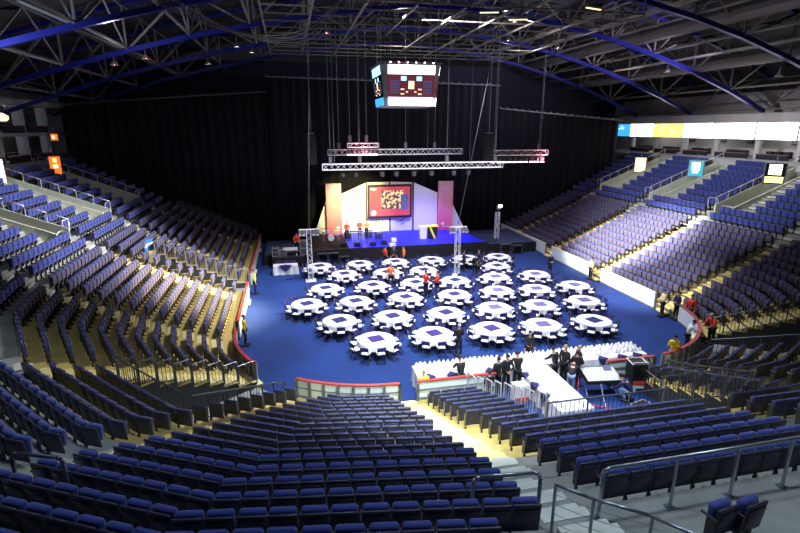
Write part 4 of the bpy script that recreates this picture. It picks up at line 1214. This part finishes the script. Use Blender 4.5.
sign('orange sign with white numerals on the left stand', -18.1, 45.2, 8.1, .72, 1.45, radians(30), 'em_orange', [('numerals', 'em_cream', 0, -.02, .5, .2), ('mark', 'em_amber', 0, .3, .35, .22)])
sign('blank white glowing screen at the left edge of the picture', -19.0, 38.0, 8.2, 1.3, 1.6, radians(30), 'em_white', [])
sign('small orange lit logo sign on the upper left suites', -19.4, 49.2, 10.25, .5, .5, radians(40), 'em_orange', [('logo', 'em_cream', -.15, 0, .4, .5)])
t = thing('wall_lamp', 'warm glowing lamp on the upper left suite front', 'lamp', (-19.2, 41.0, 11.7)); MB().lathe([(.25, -.25), (.4, -.1), (.4, .1), (.1, .3)], 14).build('shade', 'em_cream', t)
MB().box((-.5, 0, .1), (.9, .08, .08)).build('arm', 'midgrey', t)
# blue and white towel over a seat, left stand
mb = MB(); mb.box((0, 0, .45), (.9, .06, .7)); mb.box((0, 0, .45), (.92, .07, .22), mi=1)
o = mb.build('draped_flag', ['flag_blue', 'white_cloth'], None, (-9.6, 34.9 + .9, 2.95), radians(70)); tag(o, 'blue and white flag hung over a rail in the left stand', 'flag')

# roof lamps
def roof_lamp(x, y, lab, m='em_lamp', lean=0):
    z = arch(x) - .5
    t = thing('roof_lamp', lab, 'roof lamp', (x, y, z))
    MB().bar((0, 0, .5), (0, 0, .12), .03, 5).build('stem', 'roof_grey', t)
    MB().lathe([(.06, .15), (.14, .1), (.26, -.12), (.24, -.12), (.05, .1)], 14, cap=False).build('reflector', 'roof_grey', t)
    MB().lathe([(.01, -.1), (.10, -.06), (.10, .04), (.03, .08)], 10).build('bulb', m, t)
for i, (x, y) in enumerate(((-10.5, 37.2), (-8.7, 37.6), (-3.2, 40.5), (-2.4, 44.5), (3.3, 41.0), (16.2, 36.2), (18.4, 42.2), (22.3, 41.0), (30.3, 37.6), (33.2, 30.2), (14.5, 33.9), (-6.0, 46.0))):
    roof_lamp(x, y, 'small bright lamp under the dark roof, %s in order from the left' % ordi(i + 1), 'em_pink' if i in (0, 1, 4) else 'em_lamp')
for i, (x, y, rz) in enumerate(((13.2, 33.5, -.3), (15.6, 34.3, -.35), (18.0, 29.2, .3))):
    t = thing('strip_lamp', 'warm strip lamp among the roof beams, %s from the left' % ordi(i + 1), 'strip lamp', (x, y, arch(x) - .9), rz)
    MB().box((0, 0, .06), (1.3, .2, .08)).build('housing', 'roof_grey', t); MB().box((0, 0, 0), (1.2, .12, .05)).build('tube', 'em_cream', t)
    MB().bar((0, 0, .1), (0, 0, .9), .03, 5).build('stem', 'roof_grey', t)

# ------------------------------------------------------------------ people
def skin_mesh(name, verts, edges, rad, root, m):
    me = bpy.data.meshes.new(name); me.from_pydata(verts, edges, []); me.update(); me.materials.append(M[m])
    o = bpy.data.objects.new(name, me); COL.objects.link(o)
    md = o.modifiers.new('skin', 'SKIN'); md.use_smooth_shade = True
    sv = me.skin_vertices[0].data
    for i, r in enumerate(rad):
        sv[i].radius = (r, r) if not isinstance(r, tuple) else r
        sv[i].use_root = (i == root)
    s = o.modifiers.new('sub', 'SUBSURF'); s.levels = 1; s.render_levels = 1
    return o
BASE = dict(pel=(0, 0, .95), spi=(0, .01, 1.13), che=(0, 0, 1.33), nec=(0, 0, 1.48), hd0=(0, .015, 1.555), hd1=(0, .02, 1.635), hd2=(0, .01, 1.70),
            shL=(-.17, 0, 1.41), elL=(-.24, -.02, 1.14), wrL=(-.25, .07, .90), shR=(.17, 0, 1.41), elR=(.24, -.02, 1.14), wrR=(.25, .07, .90),
            hiL=(-.09, 0, .90), knL=(-.11, .02, .49), anL=(-.12, -.02, .09), toL=(-.14, .13, .04), hiR=(.09, 0, .90), knR=(.11, .02, .49), anR=(.12, -.02, .09), toR=(.14, .13, .04))
def P_(**k): d = dict(BASE); d.update(k); return d
POSES = {
 'stand': P_(),
 'behind': P_(elL=(-.26, -.1, 1.15), wrL=(-.08, -.16, 1.0), elR=(.26, -.1, 1.15), wrR=(.08, -.17, 1.0)),
 'front': P_(elL=(-.25, .04, 1.14), wrL=(-.08, .24, 1.10), elR=(.25, .04, 1.14), wrR=(.08, .24, 1.08)),
 'reach': P_(che=(0, .08, 1.32), nec=(0, .13, 1.46), hd0=(0, .17, 1.53), hd1=(0, .20, 1.60), hd2=(0, .20, 1.67), shL=(-.17, .09, 1.40), shR=(.17, .09, 1.40), elL=(-.23, .25, 1.2), wrL=(-.18, .46, 1.08), elR=(.23, .25, 1.2), wrR=(.15, .48, 1.05)),
 'bend': P_(spi=(0, .10, 1.08), che=(0, .28, 1.18), nec=(0, .42, 1.22), hd0=(0, .50, 1.23), hd1=(0, .57, 1.22), hd2=(0, .63, 1.21), shL=(-.17, .34, 1.20), shR=(.17, .34, 1.20), elL=(-.22, .42, .95), wrL=(-.12, .55, .80), elR=(.22, .42, .95), wrR=(.12, .55, .80)),
 'lean': P_(che=(0, .1, 1.31), nec=(0, .16, 1.44), hd0=(0, .2, 1.51), hd1=(0, .22, 1.58), hd2=(0, .22, 1.65), shL=(-.17, .12, 1.38), shR=(.17, .12, 1.38), elL=(-.26, .22, 1.16), wrL=(-.2, .4, 1.08), elR=(.26, .22, 1.16), wrR=(.2, .4, 1.08)),
 'sit': P_(pel=(0, 0, .50), spi=(0, -.02, .68), che=(0, 0, .88), nec=(0, .02, 1.03), hd0=(0, .035, 1.10), hd1=(0, .04, 1.18), hd2=(0, .03, 1.25), shL=(-.17, .01, .96), shR=(.17, .01, .96), elL=(-.23, .05, .70), wrL=(-.12, .27, .68), elR=(.23, .05, .70), wrR=(.12, .27, .68),
          hiL=(-.09, .03, .48), knL=(-.11, .43, .50), anL=(-.11, .42, .09), toL=(-.12, .57, .04), hiR=(.09, .03, .48), knR=(.11, .43, .50), anR=(.11, .42, .09), toR=(.12, .57, .04)),
 'crouch': P_(pel=(0, -.12, .38), spi=(0, -.02, .54), che=(0, .14, .70), nec=(0, .25, .80), hd0=(0, .30, .85), hd1=(0, .34, .91), hd2=(0, .36, .97), shL=(-.17, .18, .76), shR=(.17, .18, .76), elL=(-.22, .34, .52), wrL=(-.12, .52, .40), elR=(.22, .34, .52), wrR=(.12, .52, .42),
          hiL=(-.09, -.08, .37), knL=(-.16, .30, .50), anL=(-.13, .02, .10), toL=(-.14, .16, .04), hiR=(.09, -.08, .37), knR=(.16, .28, .30), anR=(.13, -.10, .12), toR=(.14, .04, .04)),
}
def vadd(a, b, s=1): return tuple(a[i] + b[i] * s for i in range(3))
def vsub(a, b): return tuple(a[i] - b[i] for i in range(3))
def vn(a): l = math.sqrt(sum(t * t for t in a)) or 1; return tuple(t / l for t in a)
def vx(a, b): return (a[1] * b[2] - a[2] * b[1], a[2] * b[0] - a[0] * b[2], a[0] * b[1] - a[1] * b[0])
def lerp(a, b, t): return tuple(a[i] + (b[i] - a[i]) * t for i in range(3))
PC = {}
def person_parts(pose):
    if pose in PC: return PC[pose]
    J = POSES[pose]
    V = []; E = []; Rr = []
    def v(p, r, par=None):
        V.append(p); Rr.append(r)
        if par is not None: E.append((par, len(V) - 1))
        return len(V) - 1
    pel = v(J['pel'], .10); spi = v(J['spi'], (.11, .085), pel); che = v(J['che'], (.125, .09), spi); nec = v(J['nec'], .05, che)
    h0 = v(J['hd0'], (.062, .07), nec); h1 = v(J['hd1'], (.075, .09), h0); v(J['hd2'], (.06, .072), h1)
    up = vn(vsub(J['hd2'], J['hd0'])); fw = vn(vx(up, (-1, 0, 0)))
    if fw[1] < 0 and pose != 'bend': fw = tuple(-a for a in fw)
    for s, S in ((-1, 'L'), (1, 'R')):
        sh = v(J['sh' + S], .055, che); el = v(J['el' + S], .038, sh); wr = v(J['wr' + S], .026, el)
        d = vn(vsub(J['wr' + S], J['el' + S])); side = vn(vx(d, (0, 0, 1))) if abs(d[2]) < .95 else (0, 1, 0)
        palm = v(vadd(J['wr' + S], d, .06), (.036, .022), wr)
        bent = vn(vadd(d, (0, 0, -1), .35))
        for q, (o_, L) in enumerate(((-.03, .062), (-.01, .074), (.01, .070), (.03, .054))):
            b0 = vadd(vadd(J['wr' + S], d, .09), side, o_); a1 = v(b0, .010, palm); a2 = v(vadd(b0, d, L * .5), .009, a1); v(vadd(V[a2], bent, L * .5), .007, a2)
        tb = vadd(vadd(J['wr' + S], d, .04), side, .035); a1 = v(tb, .011, palm); v(vadd(vadd(tb, d, .03), side, .03), .009, a1)
        hi = v(J['hi' + S], .085, pel); kn = v(J['kn' + S], .055, hi); an = v(J['an' + S], .032, kn); v(J['to' + S], .022, an)
    body = skin_mesh('body', V, E, Rr, 0, 'skin')
    # jacket: torso and sleeves
    V, E, Rr = [], [], []
    hem = lerp(J['pel'], J['spi'], -.35) if pose not in ('sit', 'crouch') else J['pel']
    a = v(hem, (.155, .12)); b = v(J['spi'], (.145, .11), a); c = v(J['che'], (.165, .12), b); g1 = v(lerp(J['che'], J['nec'], .6), (.105, .085), c); v(lerp(J['che'], J['nec'], 1.0), (.064, .064), g1)
    for S in 'LR':
        s1 = v(J['sh' + S], .082, c); e1 = v(J['el' + S], .056, s1); v(lerp(J['el' + S], J['wr' + S], .9), .042, e1)
    jk = skin_mesh('jacket', V, E, Rr, 0, 'cloth_black')
    V, E, Rr = [], [], []
    a = v(J['pel'], (.135, .115))
    for S in 'LR':
        h_ = v(J['hi' + S], .098, a); k_ = v(J['kn' + S], .072, h_); v(lerp(J['kn' + S], J['an' + S], .95), .06, k_)
    tr = skin_mesh('trousers', V, E, Rr, 0, 'cloth_black')
    # hair: cap on the upper back of the head; face details
    hc = lerp(J['hd1'], J['hd2'], .35); hb = vadd(hc, fw, -.022)
    mb = MB(); n = 12
    vs = []; up2 = up; rt = vn(vx(fw, up))
    for j in range(7):
        ph = pi / 2 - j * (pi * .60) / 6
        for i in range(n):
            th = 2 * pi * i / n
            cut = 1 if cos(th) > .35 and ph < .45 else 0
            r = .088 if not cut else .070
            x, y, z = r * cos(ph) * sin(th), 1.15 * r * cos(ph) * cos(th), 1.12 * .088 * sin(ph)
            p = vadd(vadd(vadd(hb, rt, x), fw, y), up2, z + .01); vs.append(p)
    mb.add(vs, [(j * n + i, j * n + (i + 1) % n, (j + 1) * n + (i + 1) % n, (j + 1) * n + i) for j in range(6) for i in range(n)] + [tuple(range(n - 1, -1, -1))])
    hair = mb.mesh('hair', 'hair_dark', True)
    mb = MB()
    for s in (-1, 1):
        p = vadd(vadd(vadd(J['hd1'], fw, .088), rt, s * .03), up2, .008); mb.box(p, (.018, .012, .010))
    eyes = mb.mesh('eyes', 'black')
    mb = MB(); p = vadd(vadd(J['hd1'], fw, .095), up2, -.014); mb.bar(vadd(p, up2, .025), vadd(p, fw, .012), .007, 5, r2=.013)
    nose = mb.mesh('nose', 'skin', True)
    mb = MB()
    for S in 'LR':
        d = vsub(J['to' + S], J['an' + S]); rz = atan2(d[1], d[0]) - pi / 2
        vs_, fs_ = rbox(.12, .32, .11, .04, 2); c = lerp(J['an' + S], J['to' + S], .5); mb.add(tf(vs_, (c[0], c[1] + .01, .05), rz=rz), fs_)
    shoes = mb.mesh('shoes', 'black', True)
    PC[pose] = (body, jk, tr, hair, eyes, nose, shoes)
    for o in PC[pose][:3]: COL.objects.unlink(o)
    return PC[pose]
def person(label, x, y, z, rz, pose, top='cloth_black', legs='cloth_black', hair='hair_dark', s=1.0, extra=None):
    t = thing('person', label, 'person', (x, y, z), rz); t.scale = (s, s, s)
    body, jk, tr, hr, ey, no, sho = person_parts(pose)
    for src, nm, m in ((body, 'body', 'skin'), (jk, 'jacket', top), (tr, 'trousers', legs)):
        o = src.copy(); o.name = nm; COL.objects.link(o); o.parent = t
        if m != src.data.materials[0].name:
            o.material_slots[0].link = 'OBJECT'; o.material_slots[0].material = M[m]
    for me, nm, m in ((hr, 'hair', hair), (ey, 'eyes', None), (no, 'nose', None), (sho, 'shoes', None)):
        o = link(nm, me, t)
        if m and m != 'hair_dark': o.material_slots[0].link = 'OBJECT'; o.material_slots[0].material = M[m]
    return t
N_, S_, E_, W_ = 0, pi, -pi / 2, pi / 2      # facing the stage, the camera, right, left
person('person in dark suit standing alone beside the front row round tables', 7.72, 21.75, 0, N_, 'front', hair='hair_grey')
person('person in black jacket and white shirt behind the long white table', 10.7, 20.15, 0, S_, 'stand', hair='hair_dark')
person('person in yellow-backed top seated at the left end of the long table', 5.0, 18.25, 0, N_ - .1, 'sit', 'cloth_yellow', 'cloth_black', 'hair_fair')
person('person in black seated behind the red-capped barrier, right of yellow top', 6.6, 18.2, 0, N_, 'reach', 'cloth_black')
person('person in black with dark hat by the stair rails', 7.35, 16.9, .0, N_ + .3, 'front', 'cloth_black')
person('person in black standing hands behind back, left one of the close pair', 8.15, 17.9, 0, N_ + .2, 'stand', 'cloth_black')
person('person in black standing hands behind back, right one of the close pair', 8.62, 18.05, 0, N_ + .1, 'behind', 'cloth_black')
person('person in black standing left of the T stem and reaching to the long table', 9.15, 18.1, 0, N_ - .2, 'reach', 'cloth_black')
person('person in black working just right of where the T stem meets', 10.98, 18.2, 0, N_ + .4, 'reach', 'cloth_black')
person('tallest fair-haired person in black in the huddle at the mixing desk', 11.45, 18.25, 0, E_ + .4, 'stand', 'cloth_black', hair='hair_fair', s=1.04)
person('person in black in the middle of the huddle by the desk', 11.75, 17.75, 0, N_ - .7, 'front', 'cloth_black')
person('person in black bending over with jeans at the front of the huddle', 11.15, 17.15, 0, E_ + .9, 'bend', 'cloth_black', 'cloth_denim')
person('person in black at the right side of the huddle', 12.1, 18.2, 0, W_ - .2, 'front', 'cloth_black', hair='hair_fair')
person('person in navy crouching in front of the mixing desk', 13.25, 16.2, 0, N_ + .6, 'crouch', 'cloth_navy', 'cloth_denim', s=1.12)
person('person in yellow vest and white trousers at the end barrier', 17.1, 18.3, 0, N_ - .6, 'front', 'cloth_yellow', 'cloth_white')
person('person in white shirt leaning on the curved red barrier', 19.3, 19.9, 0, E_ - .5, 'lean', 'cloth_white', 'cloth_black')
person('person in red and pale top beside the curved barrier corner', 20.4, 19.55, .4, W_, 'lean', 'cloth_red', 'cloth_black', 'hair_grey')
person('person in cream shirt, left of the three at the right gate', 21.45, 24.3, 0, W_ - .3, 'front', 'cloth_cream', 'cloth_black')
person('person in dark top, middle of the three at the right gate', 21.95, 23.75, 0, W_, 'front', 'cloth_navy', 'cloth_black')
person('person in dark red top, right of the three at the right gate', 22.25, 23.05, 0, W_ + .4, 'stand', 'cloth_red', 'cloth_navy')
person('steward in cream shirt alone at the gap in the right barrier', 21.6, 32.1, 0, W_, 'stand', 'cloth_cream', 'cloth_black')
person('person in dark suit behind the rightmost far round table', 19.3, 34.0, 0, S_, 'front', 'cloth_navy', hair='hair_grey')
person('person in red jacket at the table left of the front stage centre', 7.25, 39.0, 0, E_ + .4, 'stand', 'cloth_red')
person('person in black between the red and the orange jackets', 7.95, 38.9, 0, S_, 'stand', 'cloth_black')
person('person in orange jacket right of the person in black near the stage', 8.75, 38.75, 0, W_, 'stand', 'cloth_orange')
person('person in orange jacket walking alone in the middle of the tables', 6.58, 33.3, 0, S_, 'stand', 'cloth_orange', s=1.05)
person('left one of two people in bright red jackets amid the tables', 8.5, 30.9, 0, E_ + .5, 'front', 'cloth_red', s=1.06)
person('right one of two people in bright red jackets amid the tables', 9.25, 30.7, 0, W_ - .5, 'front', 'cloth_red', s=1.06)
person('person in dark clothes left in the trio by the middle tower', 13.05, 36.2, 0, E_, 'stand', 'cloth_navy')
person('person in dark clothes, nearest of the trio by the middle tower', 13.5, 34.9, 0, N_, 'stand', 'cloth_black')
person('person in dark clothes, right of the trio by the middle tower', 14.3, 36.2, 0, W_, 'stand', 'cloth_navy')
person('steward in yellow vest at the gate beside the left tunnel', -2.75, 34.0, 0, E_, 'stand', 'cloth_yellow')
person('steward in yellow vest by the curve of the left barrier', -2.75, 25.3, 0, E_, 'stand', 'cloth_yellow')
person('musician in red jacket at the left of the three on stage', 4.75, 44.3, 1.19, S_, 'front', 'cloth_red')
person('musician in red jacket in the middle of the three on stage', 6.0, 44.9, 1.19, S_, 'front', 'cloth_red')
person('musician in red jacket at the right of the three on stage', 6.6, 44.8, 1.19, S_, 'stand', 'cloth_orange')
person('technician in red on the riser left of the stage', .25, 42.0, .84, S_, 'reach', 'cloth_red')

# ------------------------------------------------------------------ light
LS = 1.0
def spot(x, y, z, tx, ty, tz, w, deg, col=(1, 1, 1), blend=.6, r=.25, name='spot'):
    l = bpy.data.lights.new(name, 'SPOT'); l.energy = w * LS; l.color = col; l.spot_size = radians(deg); l.spot_blend = blend; l.shadow_soft_size = r
    o = bpy.data.objects.new(name, l); COL.objects.link(o); o.location = (x, y, z)
    from mathutils import Vector
    o.rotation_euler = (Vector((tx - x, ty - y, tz - z))).to_track_quat('-Z', 'Y').to_euler(); return o
WARM = (1, .80, .52); COOL = (.72, .82, 1); NEUT = (1, .95, .93)
# wash over the tables
for x, y in ((4, 24), (14, 24), (4, 33), (14, 33)): spot(x, y, 16.4, x, y + 1, 0, 11500, 95, (.90, .90, 1), .9, .4)
# cool light on the open floor at left
spot(8, 26, 16.5, -1.0, 33, 0, 16000, 34, (.75, .9, 1), .9)
# warm patch on the left stand
spot(14, 27, 17, -5.6, 30, 1.2, 190000, 21, (1, .76, .36), .85)
spot(14, 30, 17, -11, 33.0, 3.6, 72000, 38, (1, .92, .95), .9)
# hard bright patch on the right stand
spot(8, 31, 17.5, 26.5, 34, 2, 190000, 27, (1, .92, .84), .8)
spot(6, 30, 17.5, 23, 28, 1, 50000, 22, (1, .90, .85), .8)
spot(8, 30, 17.5, 33, 35, 6, 32000, 50, (1, .93, .95), .9)
# pale light on the front aisle, the barriers and the treads
spot(6, 24, 17.5, 3, 14.5, 1.5, 14000, 34, (1, .97, .85), .9)
spot(6, 11, 17, 7, 17, .5, 15000, 62, (.92, .98, 1), .9)
spot(6, 22, 17.5, -5, 16, 2, 7000, 45, (1, .97, .9), .9)
spot(3, 3, 15.8, 4, 17.8, .4, 10000, 30, (.90, .98, 1), .9)  # added unseen behind the camera to brighten the near face of the barrier
# cool dim top light over the nearest seats
spot(1, 9, 16.3, 1.5, 7, 4, 1500, 110, (.62, .75, 1), .9, .5)
spot(8, 7, 16.3, 9, 8, 4, 2200, 100, (.75, .85, 1), .9, .5)
spot(12, 22, 17.5, 13, 12, 2, 7000, 50, (.9, .93, 1), .9)
spot(-6, 14, 15.5, -9, 12, 4, 1300, 100, (.7, .8, 1), .9, .5)
# added light without a fixture, brightens the trusses and scoreboard rigging
spot(9.4, 29, 15.5, 9.4, 38, 8.3, 5000, 42, (1, .95, .95), .7, .15)
# stage
spot(6, 38, 7.6, 6, 47.6, 3.6, 13000, 44, (1, .86, .34), .7, .12)
spot(9.4, 38, 7.6, 9.0, 47.6, 3, 4000, 34, (.8, 1, .85), .7, .12)
spot(12.6, 38, 7.6, 13, 47.6, 3.6, 13000, 40, (.55, .35, 1), .7, .12)
spot(10.8, 38, 7.6, 12, 47.6, 3.2, 5000, 34, (1, .5, .85), .7, .12)
spot(3.9, 38, 7.6, 3.6, 47.2, 4, 6000, 34, (1, .8, .8), .7, .12)
spot(13.8, 38, 7.6, 15.2, 47.2, 4, 6000, 34, (1, .8, .85), .7, .12)
spot(8.0, 41.5, 8.6, 9, 44, 1.2, 3000, 80, (.2, .25, 1), .6, .12)
spot(12, 41.5, 8.6, 12.5, 44.5, 1.2, 4000, 70, (.3, .2, 1), .6, .12)
spot(20, 42, 8.3, 19, 44, 1, 900, 70, (.6, .7, 1), .7, .12)
# uplights added unseen to brighten the chords, then point lights under the roof
spot(-14.5, 25.5, 13.2, -11.5, 28.8, 15.6, 2500, 50, (.6, .7, 1), .8, .1)
spot(31, 31, 13.5, 27, 39, 17, 4500, 80, (.7, .6, 1), .8, .1)
spot(33, 42, 11.9, 27, 46, 17, 2600, 90, (1, .75, .65), .8, .1)
for x, y, w, c in ((9, 40, 300, (1, .9, .75)), (19, 40, 160, (1, .9, .8)), (20, 47, 260, (.7, .7, 1)), (-9, 34, 260, (.8, .8, 1)), (0, 26, 90, (1, .95, .8))):
    l = bpy.data.lights.new('work_light', 'POINT'); l.energy = w * LS; l.color = c; l.shadow_soft_size = .15
    o = bpy.data.objects.new('work_light', l); COL.objects.link(o); o.location = (x, y, arch(x) - 1.4)
for x, y, z, w_ in ((5.7, 39.3, 9.2, 160), (22.2, 41.6, 8.4, 140)):
    l = bpy.data.lights.new('lamp_glow', 'POINT'); l.energy = w_; l.color = (1, .35, .45); l.shadow_soft_size = .1
    o = bpy.data.objects.new('lamp_glow', l); COL.objects.link(o); o.location = (x, y, z)
# suites
for y in (36, 44, 51):
    l = bpy.data.lights.new('suite_light', 'POINT'); l.energy = 90 * LS; l.color = (1, .95, .9); l.shadow_soft_size = .2
    o = bpy.data.objects.new('suite_light', l); COL.objects.link(o); o.location = (41.2, y, 11.2)
for y in (39, 46):
    for z in (10.2, 12.3):
        l = bpy.data.lights.new('suite_light', 'POINT'); l.energy = 22 * LS; l.color = (.9, .9, 1); l.shadow_soft_size = .2
        o = bpy.data.objects.new('suite_light', l); COL.objects.link(o); o.location = (-21.5, y, z)
w = bpy.data.worlds.new('dark_hall'); SC.world = w; w.use_nodes = True
w.node_tree.nodes['Background'].inputs[0].default_value = (.02, .022, .03, 1); w.node_tree.nodes['Background'].inputs[1].default_value = .3
SC.view_settings.view_transform = 'Standard'; SC.view_settings.look = 'None'; SC.view_settings.gamma = 1; SC.view_settings.exposure = 0
SC.view_settings.use_curve_mapping = False
